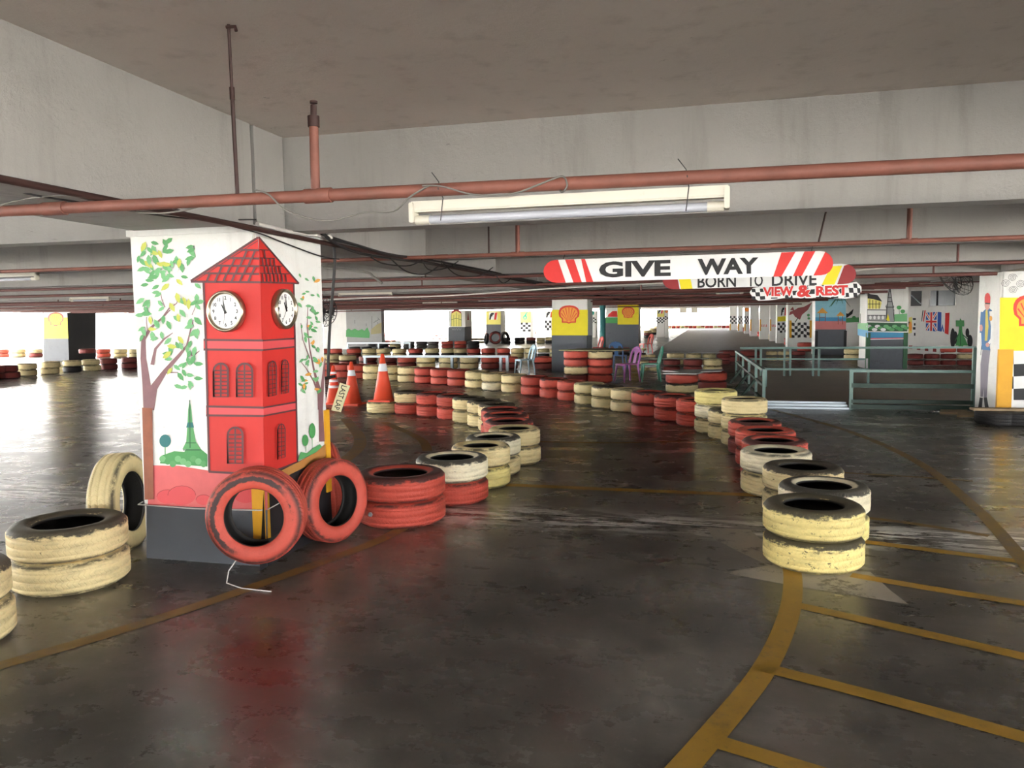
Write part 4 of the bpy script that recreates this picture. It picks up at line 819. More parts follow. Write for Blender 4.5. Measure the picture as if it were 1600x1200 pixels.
# grey wall with boat mural between the beach and mosque pillars, white panels down the straight
mb = MB(); a, b = onY(1300, 520, 37).x, onY(1375, 520, 37).x; mb.box((a, 37, 0), (b, 37.2, 2.76), WALLM); wb = tag(mb.build('wall_boat'), 'grey wall with a painted boat between the beach and mosque pillars', 'wall', kind='structure')
g = Paint('Y', 37, c7); g.poly([(690, 215), (720, 225), (748, 200), (742, 225), (715, 245), (690, 245)], BLACK); g.poly([(690, 248), (775, 243), (775, 266), (690, 270)], LEAF3); g.ell(750, 244, 10, 8, GRN); g.build('boat_mural', wb)
mb = MB()
for (x0_, x1_, y_) in ((1172, 1178, 0), ): pass
XW = 7.6
mb.box((XW, 40, 0), (XW + .25, 116, 2.76), WALLM); tag(mb.build('wall_straight'), 'white side wall along the right of the far straight', 'wall', kind='structure')
for i, (xl, xr, Y, d) in enumerate(((1187, 1203, 54, .35), (1203, 1214, 50, .35), (1172, 1186, 62, .4), (1163, 1171, 72, .5), (1153, 1161, 82, .5), (1140, 1152, 92, .6))):
    a, b = onY(xl, 500, Y).x, onY(xr, 500, Y).x; P_ = pillar(a, b, Y, Y + d, ['second', 'first', 'third', 'fourth', 'fifth', 'sixth'][i] + ' white panel pillar down the straight, counted from the eagle pillar', z1=2.748)
    g = Paint('Y', Y); g.poly([(xl, 499), (xl + 2, 499), (xl + 2, 517), (xl, 517)], YGUARD)
    if i == 3: shell_emblem(g, 1167, 484, 7)
    if i >= 3: g.checker(xl, 494, xr, 506, 4, 4, WHITE, BLACK)
    if i < 2: g.lay += 1; [g.line([(xl + 3 + t * 2.4, 507), (xl + 3.8 + t * 2.4, 511)], .9, RED, False) for t in range(4)]
    g.build('pillar_paint', P_)
# boards over the far opening
for (x0_, x1_, lb) in ((1062, 1073, 'left pale board hanging in the bright far opening'), (1080, 1090, 'right pale board hanging in the bright far opening')):
    a, b = onY(x0_, 480, 100), onY(x1_, 489, 100); mb = MB(); mb.box((a.x, 100, b.z), (b.x, 100.05, 2.76), ENAMEL); tag(mb.build('hanging_board'), lb, 'board')
# grey hill-mural wall behind the clock pillar
HY = 38.0; mb = MB(); a, b = onY(541, 500, HY).x, onY(596, 500, HY).x; mb.box((a, HY, 0), (b, HY + .4, 2.3), PC('wall grey', (150, 150, 148))); hw = tag(mb.build('wall_hills'), 'grey wall end painted with green hills behind the clock pillar', 'wall', kind='structure')
c6 = lambda x, y: (500 + x / 5.333, 440 + y / 5.333)
g = Paint('Y', HY, c6); g.poly([(216, 460), (218, 405), (240, 390), (262, 405), (290, 392), (320, 408), (350, 395), (370, 410), (395, 380), (415, 430), (412, 470)], GRN)
for (x, y0_, y1_) in ((290, 290, 350), (385, 320, 370), (432, 260, 430)): g.line([(x, y0_), (x, y1_)], 2.5, BLACK); g.ell(x, y0_ + 15, 7, 14, LGREY)
for i in range(10): g.line([(480 + 12 * math.sin(i * 2.1), 300 + i * 12), (470 + 26 * math.cos(i * 1.7), 320 + i * 13)], 2.5, BLACK)
g.poly([(425, 400), (470, 360), (512, 340), (512, 430), (425, 440)], PC('dull ochre', (150, 140, 100))); g.build('hill_mural', hw)
mb = MB(); a, b = onY(505, 500, 39).x, onY(541, 500, 39).x; mb.box((a, 39, 0), (b, 39.3, 2.3), WALLM); tag(mb.build('wall_panel'), 'bright white wall panel just right of the clock pillar', 'wall', kind='structure')

mb = MB(); mb.box((XR, 7, 0), (XR + .2, 116, 2.75), WALLM); tag(mb.build('wall_side'), 'white side wall closing the right of the hall', 'wall', kind='structure')  # unseen wall added to keep daylight off the pen, left open near the camera
# ------------------------------------------------------------------ outdoor parapets
def seg_wall(name, pts, h, t, label, m=WALLM):
    mb = MB()
    for (a, b) in zip(pts, pts[1:]):
        a, b = Vector(a + (0,)), Vector(b + (0,)); d = (b - a).normalized(); n = Vector((-d.y, d.x, 0)) * t
        mb.prism([a, b, b + n, a + n], (0, 0, h), m)
    return tag(mb.build(name), label, 'wall', kind='structure')
seg_wall('wall_left', [(-40, -20), (-40, 46)], 3.4, -.2, 'sunlit white wall outside the left of the hall')
seg_wall('wall_back', [(-40, 46), (-33, 46)], 3.4, .2, 'sunlit white return wall outside the left of the hall')
FX = lambda px: onY(px, 490, 116).x
mb = MB(); YW = PC('cream far wall', (236, 226, 180)); mb.box((-15.5, 116, 0), (FX(1050), 116.2, 2.76), WALLM); mb.box((FX(1050), 116, 0), (FX(1097), 116.2, 1.45), YW); mb.box((FX(1097), 116, 0), (FX(1139), 116.2, .9), WALLM); mb.box((FX(1139), 116, 0), (15, 116.2, 2.76), WALLM); tag(mb.build('wall_far'), 'pale end wall of the straight with a bright opening', 'wall', kind='structure')  # closes most of the opening to dim its reflection on the floor
seg_wall('wall_far_deck', [(-60, 118), (-15.5, 118)], .9, .2, 'low white parapet beyond the sunlit deck')
wl2 = bpy.data.objects['wall_left']
g = Paint('X', -40, lambda x, y: (x / 6.6667, 420 + y / 6.6667), sign=1); g.k = 4
g.poly([(232, 740), (300, 728), (350, 735), (420, 715), (470, 712), (470, 845), (235, 845)], GRN); g.poly([(275, 800), (350, 730), (448, 800), (350, 860)], WHITE); g.ell(360, 800, 42, 44, BLUE); g.line([(325, 790), (360, 780), (402, 812)], 9, WHITE)
for t, a in (('S', 80), ('T', 170), ('A', 255), ('R', 352)): g.text(t, a, 382, a + 60, 442, PC('faded red', (222, 120, 104)))  # red letters paled in colour to put in the flare that bleaches them
g.rect(75, 712, 128, 850, LGREY); g.build('flag_mural', wl2)
g = Paint('X', -40, lambda x, y: (x / 6.6667, 420 + y / 6.6667), sign=1); g.k = 4
g.poly([(1188, 682), (1240, 680), (1235, 805), (1180, 810)], BLACK); g.poly([(1335, 676), (1388, 680), (1380, 810), (1330, 800)], RED); g.ell(1283, 720, 38, 48, MAROON); g.ell(1283, 720, 26, 36, PYEL); g.ell(1283, 720, 15, 26, BLACK); g.poly([(1235, 765), (1330, 770), (1325, 785), (1235, 780)], RED); g.rect(1120, 672, 1152, 800, LGREY); g.rect(1445, 662, 1460, 800, LGREY)
g.poly([(985, 360), (1012, 360), (1000, 410), (975, 410)], RED); g.checker(1050, 355, 1170, 432, 3, 3, WHITE, LGREY); g.build('crest_mural', wl2)

# ------------------------------------------------------------------ tyre rows farther back
c6b = lambda x: 500 + x / 5.333
def row(xs, Yf, cols, dia, where, group, q='f', off=0, lev=None):
    Ps = [onY(x, 540, Yf(x) if callable(Yf) else Yf) for x in xs]
    for i, (x, c) in enumerate(zip(xs, cols)):
        p = Ps[i]; dd = min([dia] + [(q - p).length * .97 for q in Ps if q is not p]); stack((p.x, p.y), c.split(), dd, '%s stack %s' % (ORD[i + off], where), group, q, .008)
R2, C2_, D2, K2, B2 = 'red red', 'cream cream', 'dred dred', 'black black', 'grey grey'
row([c6b(x) for x in (92, 228, 395, 560, 722, 878, 1065, 1240, 1418, 1570)] + [848, 882], lambda x: 23.3 if x > 600 else 23.3 + (600 - x) * .02, [C2_, 'dred cream', D2, D2, 'dred red', 'cream cream', C2_, C2_, 'dred red', 'dred red', 'dred red', C2_], .60, 'of the row behind the bench rail, from the left', 'tyres behind the grey bench rail')
row([c6b(x) for x in (40, 135, 282, 410, 530, 660, 797, 935, 1060, 1170, 1283, 1400, 1530)] + [808, 829, 849, 868], 30.0, ['dred red', 'dred red', 'dred red', C2_, 'cream cream', C2_, 'black red', 'black cream', 'black cream', 'black cream', 'dred red', 'dred red', 'dred red', 'cream cream', C2_, 'black cream', C2_], .60, 'of the middle row, from the left', 'tyres of the middle row')
row([c6b(x) for x in (80, 180, 298, 412, 525, 628, 742, 848, 943, 1060, 1170, 1280)], 40.5, [C2_, C2_, R2, R2, R2, C2_, B2, B2, B2, 'red red', 'red red', 'black black'], .66, 'of the rear row below the hill mural, from the left', 'tyres of the rear row')
row([c6b(x) for x in (418, 460, 510, 560, 610)], 44, ['cream cream', 'cream cream', 'cream cream', 'red red', 'red red'], .58, 'of the short row against the bright opening', 'tyres against the bright opening')
row([677 + 5 * i for i in range(5)], 49, ['cream red cream', 'red cream red', 'cream red cream', 'red cream red', 'cream red cream'], .50, 'of the checkered pile by the domed tower pillar', 'checkered pile beside the tower pillar')
row([603 + 9.3 * i for i in range(11)], 70, ['red', 'red', 'cream', 'cream', 'red', 'red', 'cream', 'cream', 'red', 'red', 'cream'], .62, 'of the far sunlit kerb row', 'tyres of the sunlit kerb')
row([738 + 8 * i for i in range(14)], 78, [('red red', 'cream cream', 'cream cream')[i % 3] for i in range(14)], .6, 'of the far row behind the F1 pillar', 'tyres behind the F1 pillar')
row([741, 752, 790, 812, 830, 845, 859], 47.5, [C2_, 'cream cream', K2, K2, 'black dred', C2_, 'black cream'], .66, 'at the foot of the far F1 pillar', 'tyres at the foot of the F1 pillar')
def up2(c, px, py, Y, ax, dia, label):
    p = onY(px, py, Y); tyre(c, (p.x, Y, dia / 2), dia, label, 'tyres standing at the F1 pillar', 'f', Vector(ax).normalized().to_track_quat('Z', 'Y').to_euler())
up2('dred', 774, 525, 46.4, (.2, -1, .1), .82, 'big maroon tyre standing upright before the far F1 pillar'); up2('black', 760, 525, 46.6, (-.9, -.5, .1), .7, 'black tyre standing left of the big maroon one'); up2('black', 789, 522, 46.6, (.9, -.4, .1), .8, 'black tyre standing right of the big maroon one')
for i, (x, y, z) in enumerate(((570, 521, 0), (596, 520, 0), (610, 527, 0), (555, 530, 0), (600, 523, .19), (585, 524, .19))):
    p = onY(x, 530, 37.2 + i * .1); tyre('black', (p.x, 37.3 + (i % 2) * .1 - (.0 if z else 0), .096 + z), .62, 'bare black tyre heaped below the hill mural, %s of the heap' % ORD[i], 'black tyres below the hill mural', 'f')
# left of the clock pillar
lx = [-10, 14, 43, 78, 114, 144, 170, 203, 232]; 
for i, (x, y, c) in enumerate(zip(lx, (594, 592, 588, 585, 582, 580, 578, 576, 574), ('dred dred', 'dred dred', 'cream cream', 'cream cream', 'black cream', 'cream cream', 'dred dred', 'dred dred', 'dred dred'))):
    p = S(x - 16, x + 16, y); stack((p.x, p.y), c.split(), .545, '%s stack before the left shell pillar, from the left' % ORD[i], 'tyres before the left shell pillar', 'f', .03)
row([2, 28, 55, 161, 187, 212], 30.5, [R2, C2_, 'dred cream', 'red red', 'cream cream', 'cream cream'], .64, 'of the sunlit row behind the left shell pillar', 'sunlit tyres behind the left shell pillar')
p = onY(177, 540, 27.0); tyre('dred', (p.x, 25.6, .49), .62, 'loose maroon tyre lying on the row right of the left shell pillar', 'tyres before the left shell pillar', 'f')
# behind the chairs
c8 = lambda x: 940 + x / 5.333
row([c8(x) for x in (345, 415, 615, 765, 898, 1015)], 25.6, ['dred cream', 'dred cream', C2_, 'cream cream', 'cream cream', D2], .66, 'of the far row behind the chairs, from the left', 'tyres behind the chairs')
row([c8(x) for x in (350, 440, 585, 760, 925)], 22.0, [C2_, 'cream dred', 'dred dred', 'dred dred', C2_], .66, 'of the near row behind the green chair, from the left', 'tyres behind the green chair')
row([c8(x) for x in (1060, 1235, 1420, 1520, 1640)], 27.5, [D2, D2, C2_, C2_, D2], .66, 'of the row behind the green rail, from the left', 'tyres behind the green rail')
row([944, 960, 976, 993, 1004], 31, ['black red', 'black red', 'black red', 'black cream', 'black cream'], .62, 'of the row at the foot of the rear shell pillar', 'tyres before the rear shell pillar')
for i, (x, y) in enumerate(((1012, 528), (1020, 523), (1026, 519), (1031, 516), (1035, 514))):
    p = G(x, y); stack((p.x, p.y), ['black', 'cream' if i % 2 else 'dred', 'cream'][:3], .62, '%s stack along the left edge of the straight' % ORD[i], 'tyres left of the straight', 'f')
for i, (x, y) in enumerate(((1258, 549), (1248, 541), (1235, 539), (1221, 535), (1209, 531), (1200, 528), (1190, 526), (1181, 523), (1173, 521), (1166, 518), (1160, 516), (1155, 514))):
    p = G(x, y)
    if i in (1, 3): continue
    stack((p.x, p.y), (R2, 'cream cream', R2)[i % 3].split(), .66, '%s stack along the right side of the straight, from the beach pillar' % ORD[i], 'tyres right of the straight', 'f')
row([1046 + 6.5 * i for i in range(17)], 108, [('cream red', 'red red', 'red red', 'cream cream')[i % 4] for i in range(17)], .62, 'of the far row closing the straight', 'tyres closing the straight')
row([1431, 1457, 1482, 1509], 25.4, ['dred dred', 'dred dred', 'dred dred red', 'dred cream red'], .6, 'of the pen row below the flags, from the left', 'tyres below the flags')
row([1334], 28.8, [C2_], .62, 'standing between the beach and mosque pillars', 'tyres between the pillars')

# ------------------------------------------------------------------ plywood tables on tyres
for j, (x, cs) in enumerate(((900, 'dred cream red red'), (938, 'red red red creamT'))):
    p = onY(x, 560, 18.6); stack((p.x, 18.6), cs.split(), .60, '%s tall stack under the plywood table' % ('left', 'right')[j], 'tyres under the plywood table', 'f', .008)
P = [onY(x, y, 18.6) for x, y in ((876, 545), (985, 546))]
mb = MB(); zt_ = .776; mb.prism([(P[0].x, 18.35, zt_), (P[0].x + .5, 18.1, zt_), (P[1].x - .3, 18.1, zt_), (P[1].x, 18.6, zt_), (P[1].x - .1, 19.2, zt_), (P[0].x + .4, 19.2, zt_)], (0, 0, .02), PLY); tag(mb.build('table_top'), 'weathered plywood sheet laid over two tall tyre stacks as a table', 'table')
p = onY(1065, 595, 16.2); stack((p.x, 16.25), ['creamT', 'red'], .66, 'of the pair under the small broken tabletop', 'tyres under the small tabletop', 'f'); stack((p.x + .62, 16.9), ['dred', 'red'], .6, 'of the pair behind the small broken tabletop', 'tyres under the small tabletop', 'f')
cz = .391; cx_ = p.x; mb = MB(); mb.prism([(cx_ - .36, 15.95, cz), (cx_ + .3, 15.9, cz), (cx_ + .42, 16.3, cz), (cx_ + .36, 16.5, cz), (cx_ + .8, 16.75, cz), (cx_ + .85, 17.3, cz), (cx_ - .1, 17.1, cz), (cx_ - .42, 16.75, cz), (cx_ - .05, 16.45, cz)], (0, 0, .02), LAMB); tag(mb.build('table_top'), 'small broken white tabletop lying on a red and cream pair of tyres', 'table')
# thin boards resting on the rows
a = onY(1000, 555, 21.9); b = onY(1108, 553, 21.9); mb = MB(); mb.box((a.x, 21.8, .388), (b.x, 22.1, .41), GPLANK); tag(mb.build('plank'), 'long pale board lying on the tyres behind the green chair', 'plank')
a = onY(1030, 540, 25.6); b = onY(1130, 540, 25.6); mb = MB(); mb.box((a.x, 25.5, .388), (b.x, 25.8, .41), GPLANK); tag(mb.build('plank'), 'long pale board lying on the row before the straight', 'plank')
e = None
a = onY(540, 546, 32.6).x; b = onY(640, 546, 32.6).x
e = empty('low_rail', ((a + b) / 2, 32.75, 0), 'thin white low rail behind the middle tyre row', 'rail'); mb = MB(); mb.box((a, 32.72, .50), (b, 32.78, .56), STEEL); mb.build('top_rail', e)
for x in (a + .05, (a + b) / 2, b - .05): mb = MB(); mb.box((x - .03, 32.72, 0), (x + .03, 32.78, .5), STEEL); mb.build('post', e)
# grey bench rail
ba, bb = onY(568, 556, 22.2).x, onY(795, 558, 22.2).x; bz = onY(680, 557, 22.2).z
e = empty('bench_rail', ((ba + bb) / 2, 22.2, 0), 'long pale grey metal bench rail behind the cone', 'rail')
mb = MB(); mb.bbox((ba, 22.12, bz - .03), (bb, 22.32, bz + .03), STEEL, .008); mb.build('top_rail', e)
for x in (ba + .05, ba + .62 * (bb - ba), bb - .05, bb - .25):
    mb = MB(); mb.bbox((x - .04, 22.16, 0), (x + .04, 22.26, bz - .02), STEEL, .006); mb.build('leg', e)

# ------------------------------------------------------------------ chairs
def chair(m, loc, rz, label):
    e = empty('plastic_chair', loc, label, 'chair', 'plastic chairs', rz=rz); T = Matrix.Translation(loc) @ Matrix.Rotation(rz, 4, 'Z')
    def bld(mb, nm): mb.v = [tuple(T @ Vector(v)) for v in mb.v]; o = mb.build(nm); o.parent = e; o.matrix_parent_inverse = T.inverted(); return o
    mb = MB(); mb.bbox((-.2, -.2, .415), (.2, .2, .44), m, .01); mb.bbox((-.21, -.21, .395), (.21, -.19, .435), m, .006); bld(mb, 'seat')
    for sx in (-1, 1):
        for sy in (-1, 1):
            mb = MB(); mb.tube([(sx * .18, sy * .18, .42), (sx * .225, sy * .225, 0)], [.03, .018], m, 8); bld(mb, 'leg')
    mb = MB(); arch = [(-.2, .19, .42), (-.205, .22, .55), (-.2, .25, .66), (-.17, .27, .75), (-.1, .285, .81), (0, .29, .83), (.1, .285, .81), (.17, .27, .75), (.2, .25, .66), (.205, .22, .55), (.2, .19, .42)]
    mb.tube(arch, .026, m, 8)
    mb.prism([(-.06, .188, .42), (.06, .188, .42), (.055, .24, .64), (.09, .275, .74), (-.09, .275, .74), (-.055, .24, .64)], (0, .012, 0), m)
    mb.prism([(-.17, .262, .72), (.17, .262, .72), (.10, .28, .80), (-.10, .28, .80)], (0, .014, 0), m); bld(mb, 'backrest')
    return e
p = G(820, 586); chair(CHB, (p.x, p.y, 0), R(-55), 'pale blue plastic chair at the end of the grey bench rail')
p = G(980, 596); chair(CHP, (p.x, p.y, 0), R(-52), 'purple plastic chair beside the plywood table')
p = G(1016, 596); chair(CHG, (p.x, p.y + .1, 0), R(-80), 'green plastic chair facing the purple chair')
p = onY(965, 545, 23.0); chair(CHBL, (p.x, 23.2, 0), R(170), 'blue plastic chair behind the plywood table, only its back showing')
p = onY(1009, 520, 33.5); chair(CHR, (p.x, 33.5, .0), R(-60), 'red plastic chair beside the rear shell pillar'); p = onY(930, 520, 29.2); chair(CHR, (p.x, 29.2, 0), R(-60), 'red plastic chair beside the teal post')

# ------------------------------------------------------------------ cones
def cone(loc, h, bands, label, rad=.15):
    e = empty('traffic_cone', loc, label, 'cone', 'traffic cones'); T = Matrix.Translation(loc)
    mb = MB(); mb.bbox((loc[0] - rad * 1.25, loc[1] - rad * 1.25, loc[2]), (loc[0] + rad * 1.25, loc[1] + rad * 1.25, loc[2] + .03), CONE, .012); mb.build('base', e)
    rr = lambda t: rad * (1 - t) + .026 * t
    mb = MB(); mb.lathe([(rad * 1.08, .03), (rad, .045), (rr(.5), .03 + (h - .03) * .5), (rr(1), h), (rr(1) * .8, h + .004), (rr(1) * .8, h - .03)], CONE, 28, T); mb.build('body', e)
    for a, b in bands:
        mb = MB(); mb.lathe([(rr(a) + .001, .03 + (h - .03) * a), (rr(a) + .004, .03 + (h - .03) * a + .002), (rr(b) + .004, .03 + (h - .03) * b - .002), (rr(b) + .001, .03 + (h - .03) * b)], CONEW, 28, T); mb.build('reflective_band', e)
cone((LAST[0], LAST[1], .192), .80, [(.62, .79)], 'orange traffic cone with a white band standing on the single cream tyre', .165)
p = G(547, 633); cone((p.x, p.y + .1, 0), .80, [(.66, .80)], 'orange traffic cone on the floor behind the LAST LAP board', .165)
p = G(518, 636); cone((p.x - .20, p.y + .50, 0), .72, [(.40, .47), (.56, .63), (.78, .84)], 'stubby striped orange cone beside the clock pillar', .15)
Pq = [onY(x, y, 12.0) for x, y in ((530.5, 596), (546, 601), (536.5, 641), (521.5, 638))]
for i in (2, 3): pass
zlow = min(q.z for q in Pq); Pq = [q + Vector((0, -(.10 if i > 1 else -.02), -zlow + .004)) for i, q in enumerate(Pq)]
e = empty('lap_board', sum(Pq, Vector()) / 4, 'cream board reading LAST LAP leaning on the floor cones', 'sign'); mb = MB(); nrm = (Pq[1] - Pq[0]).cross(Pq[3] - Pq[0]).normalized(); nrm = nrm if nrm.y < 0 else -nrm
mb.prism(Pq, -nrm * .012, BOARD); mb.build('board', e)
vs, fs = text_geo('LAST LAP', .01); a0 = min(v.x for v in vs); a1 = max(v.x for v in vs); b0 = min(v.y for v in vs); b1 = max(v.y for v in vs)
mb = MB(); out = []
for v in vs:
    u = .06 + .88 * (v.x - a0) / (a1 - a0); w = .22 + .56 * (v.y - b0) / (b1 - b0)
    out.append((Pq[0].lerp(Pq[1], w)) * (1 - u) + (Pq[3].lerp(Pq[2], w)) * u + nrm * .002)
mb.add(out, fs, BLACK); mb.build('lettering', e)

# ------------------------------------------------------------------ fans
def fan(c, nrm, r, label, arm_to):
    e = empty('wall_fan', c, label, 'fan'); n = Vector(nrm).normalized(); T = Matrix.Translation(c) @ n.to_track_quat('Z', 'Y').to_matrix().to_4x4()
    mb = MB()
    for k in range(20):
        a = 2 * math.pi * k / 20; mb.tube([T @ Vector((math.cos(a) * q * r, math.sin(a) * q * r, z * r)) for q, z in ((.15, .28), (.7, .25), (1, .05), (.7, -.18), (.2, -.22))], .004, BLK, 4)
    for q, z in ((1, .05), (.6, .26), (.6, -.19)): mb.tube([T @ Vector((math.cos(t * math.pi / 12) * q * r, math.sin(t * math.pi / 12) * q * r, z * r)) for t in range(25)], .006, BLK, 5)
    mb.build('cage', e)
    mb = MB(); mb.lathe([(0, -.5 * r), (.24 * r, -.48 * r), (.28 * r, -.25 * r), (.24 * r, -.15 * r), (0, -.14 * r)], BLK, 20, T); mb.build('motor', e)
    for k in range(3):
        a = 2 * math.pi * k / 3; mb = MB(); L = lambda q, w, z: T @ Vector((math.cos(a + w) * q * r, math.sin(a + w) * q * r, z * r)); mb.prism([L(.12, -.4, -.04), L(.85, -.3, -.1), L(.88, .35, .1), L(.12, .5, .08)], n * .004, BLK); mb.build('blade', e)
    mb = MB(); mb.tube([Vector(c) - n * r * .35, Vector(arm_to)], .022, BLK, 8); mb.build('bracket', e)
p = onY(507, 487, 10.5); fan(p, (.85, -.4, -.1), .22, 'black wall fan just right of the clock pillar', (p.x - .2, 10.5, 2.14))
p = onY(1493, 430, 14.0); fan(p, (-.75, -.3, -.45), .36, 'black caged fan hanging from the ceiling near the driver pillar', (p.x + .05, 14.5, 2.75))

# ------------------------------------------------------------------ green rails of the pen
GY = 13.55
def frame(name, label, segs, posts, m=GREENP, cat='rail'):
    allp = [p for s_ in segs for p in s_[:2]]; c = sum((Vector(p) for p in allp), Vector()) / len(allp); c.z = 0
    e = empty(name, c, label, cat)
    for (a, b, t, mm) in segs:
        a, b = Vector(a), Vector(b); mb = MB(); d = (b - a).normalized(); n = Vector((-d.y, d.x, 0)).normalized(); up = d.cross(n)
        mb.prism([a + n * t - up * t, a + n * t + up * t, a - n * t + up * t, a - n * t - up * t], b - a, mm or m); mb.build('rail_bar', e)
    for (x, y, z1, t, mm) in posts:
        mb = MB(); mb.bbox((x - t, y - t, 0), (x + t, y + t, z1), mm or m, .004); mb.build('post', e)
    return e
gx0, gx1 = onY(1330, 600, GY).x, onY(1523, 600, GY).x - .02
zt1 = onY(1420, 580, GY).z
frame('gate_frame', 'dark green barrier frame beside the driver pillar', [((gx0, GY, zt1), (gx1, GY, zt1), .022, PALEG), ((gx0, GY, .40), (gx1, GY, .40), .035, None), ((gx0, GY, .14), (gx1, GY, .14), .03, None), ((gx0, GY, .05), (gx1, GY, .05), .035, None)], [(gx0, GY, zt1 + .02, .028, PALEG), (gx1, GY, onY(1523, 543, GY).z, .025, PALEG)])
sx0, sx1 = onY(1194, 600, GY).x, gx0 - .03
e = empty('threshold', ((sx0 + sx1) / 2, GY, 0), 'bright metal threshold strips across the pen entrance', 'threshold')
for i, (h, dd) in enumerate(((.035, 0), (.07, .14), (.10, .28))):
    mb = MB(); mb.bbox((sx0, GY - .05 + dd, .002), (sx1, GY + .07 + dd, h), STEEL, .006); mb.build('strip', e)
a = onY(1194, 579, GY); b = G(1153, 585); bx = .74; byy = 21.0
zr = a.z; zr2 = zr
posts = [(a.x, GY, zr, .026, PALEG)] + [(a.x + (bx - a.x) * t, GY + (byy - GY) * t, zr, .024, PALEG) for t in (.2, .42, .66, .98)]
sg = [((a.x, GY, zr), (bx, byy, zr), .024, PALEG), ((a.x, GY, .38), (bx, byy, .38), .02, None), ((a.x, GY, .12), (bx, byy, .12), .02, None)]
for t in (.2, .42, .66): sg.append(((a.x + (bx - a.x) * t, GY + (byy - GY) * t, zr * .6), (a.x + (bx - a.x) * (t - .05) - .3, GY + (byy - GY) * (t - .02), .02), .02, None))
frame('side_rail', 'green metal side rail running back from the threshold', sg, posts)
by2 = 20.9; za = onY(1250, 543.5, by2).z; zb2 = onY(1250, 561, by2).z
frame('back_rail', 'pale green rail across the back of the pen', [((bx + .1, by2, za), (onY(1525, 545, by2).x, by2, za), .026, PALEG), ((bx + .3, by2, zb2), (onY(1352, 545, by2).x, by2, zb2), .022, PALEG)], [(onY(x, 545, by2).x, by2, za, .026, PALEG) for x in (1181, 1189, 1226, 1235, 1271, 1280)])
cy = 17.6; zc = onY(1260, 577, cy).z
frame('middle_rail', 'low pale green rail inside the pen', [((onY(1196, 577, cy).x, cy, zc), (onY(1358, 577, cy).x, cy, zc), .022, PALEG)], [(onY(1197, 577, cy).x, cy, zc, .022, PALEG), (onY(1357, 577, cy).x, cy, zc, .022, PALEG)])
mb = MB(); mb.box((sx0 + .05, GY + .5, .001), (9.5, 23.4, .004), concrete('pen screed', (196, 186, 174), .3, (140, 132, 122))); tag(mb.build('floor_marking'), 'lighter screed floor inside the pen', 'floor', kind='structure')
mb = MB(); mb.add([(-2.3, 28, .003), (7.4, 28, .003), (7.5, 115, .003), (-2.3, 115, .003)], [(0, 1, 2, 3)], worn_paint('rough track screed', (146, 138, 128), (96, 90, 83), (.4, .7), .48)); tag(mb.build('floor_marking'), 'rougher dark track surface of the far straight', 'floor', kind='structure')
# planks and scrap by the driver pillar
for (pts, lb, z, m) in (([(1470, 640), (1512, 641), (1510, 648), (1468, 647)], 'short pale plank on the floor before the green barrier frame', 0, PLANK), ([(1497, 646), (1530, 646), (1530, 652), (1495, 652)], 'second short plank on the floor touching the driver pillar', 0, PLANK)):
    mb = MB(); mb.prism([G(*q) + Vector((0, 0, .001)) for q in pts], (0, 0, .03), m); tag(mb.build('plank'), lb, 'plank')
p = G(1600, 668); tyre('black', (p.x, 12.1, .096), .72, 'flattened black tyre at the foot of the shell-painted pillar', 'scrap at the driver pillar'); p = G(1562, 662)
tyre('black', (p.x - .02, 12.06, .096), .6, 'black tyre under the weathered plank at the driver pillar', 'scrap at the driver pillar')
mb = MB(); q = G(1545, 650, .195); mb.box((q.x, 11.95, .194), (q.x + .75, 12.12, .225), PLANK); tag(mb.build('plank'), 'weathered grey plank lying on the black scrap tyres', 'plank')
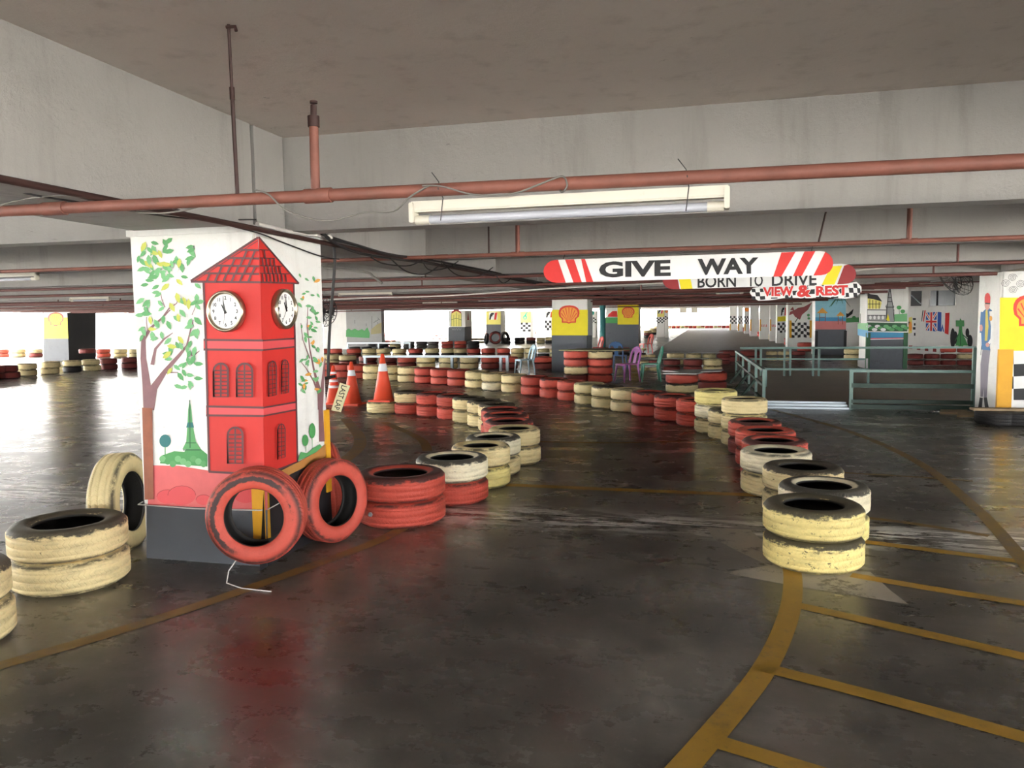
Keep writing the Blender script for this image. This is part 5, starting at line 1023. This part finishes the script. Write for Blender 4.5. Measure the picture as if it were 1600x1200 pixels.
# bolt tying the nearest red stack
bt = [o for o in COL.objects if o.get('label', '').startswith('lower red tyre, first stack from the clock pillar')][0]
bc = bt.location; dv = Vector((.387, -.922, 0)); lv = Vector((-.922, -.387, 0)); nd = dv * math.cos(.7) + lv * math.sin(.7); bp_ = bc + nd * .338 + Vector((0, 0, .02))
mb = MB(); mb.tube([bp_ - nd * .02, bp_ + nd * .035], .008, STEEL, 8); mb.tube([bp_ + nd * .012, bp_ + nd * .024], .018, STEEL, 6); bo = mb.build('bolt'); bpy.context.view_layer.update(); bo.parent = bt; bo.matrix_parent_inverse = bt.matrix_world.inverted()
# ------------------------------------------------------------------ the smallest, farthest tyres: one mass
bpy.context.view_layer.update()
TY = [o for o in COL.objects if o.name.startswith('barrier_tyre')]
TY.sort(key=lambda o: o.scale.x / (o.location - cam.location).length, reverse=True)
mb = MB()
for o in TY[300:]:
    T = Matrix.Translation(o.location) @ o.rotation_euler.to_matrix().to_4x4() @ Matrix.Diagonal(o.scale.to_4d()); me = o.data
    mb.add([T @ v.co for v in me.vertices], [tuple(p.vertices) for p in me.polygons], PLAIN[me.materials[0].name], True)
    bpy.data.objects.remove(o)
tag(mb.build('distant_tyres'), 'distant red, cream and black tyre stacks lining the far track', 'tyres', kind='stuff')
# ------------------------------------------------------------------ light
w = bpy.data.worlds.new('World'); SC.world = w; w.use_nodes = True
bg = w.node_tree.nodes['Background']; bg.inputs[0].default_value = (.97, .985, 1, 1); bg.inputs[1].default_value = 4.8
sl = bpy.data.lights.new('sun', 'SUN'); sl.energy = 62; sl.angle = R(2); so = bpy.data.objects.new('sun', sl); COL.objects.link(so); so.rotation_euler = Vector((-.5, .3, -.8)).to_track_quat('-Z', 'Y').to_euler(); so.location = (-30, -10, 30)
def portal(c, sx, sy, nrm):
    ld = bpy.data.lights.new('portal', 'AREA'); ld.shape = 'RECTANGLE'; ld.size = sx; ld.size_y = sy; ld.cycles.is_portal = True
    o = bpy.data.objects.new('portal', ld); COL.objects.link(o); o.location = c; o.rotation_euler = Vector(nrm).to_track_quat('-Z', 'Y').to_euler()
SC.view_settings.view_transform = 'Standard'; SC.view_settings.look = 'None'; SC.view_settings.gamma = 1; SC.view_settings.use_curve_mapping = False
SC.view_settings.exposure = 1.88
SC.cycles.max_bounces = 10; SC.cycles.diffuse_bounces = 6; SC.cycles.use_denoising = True
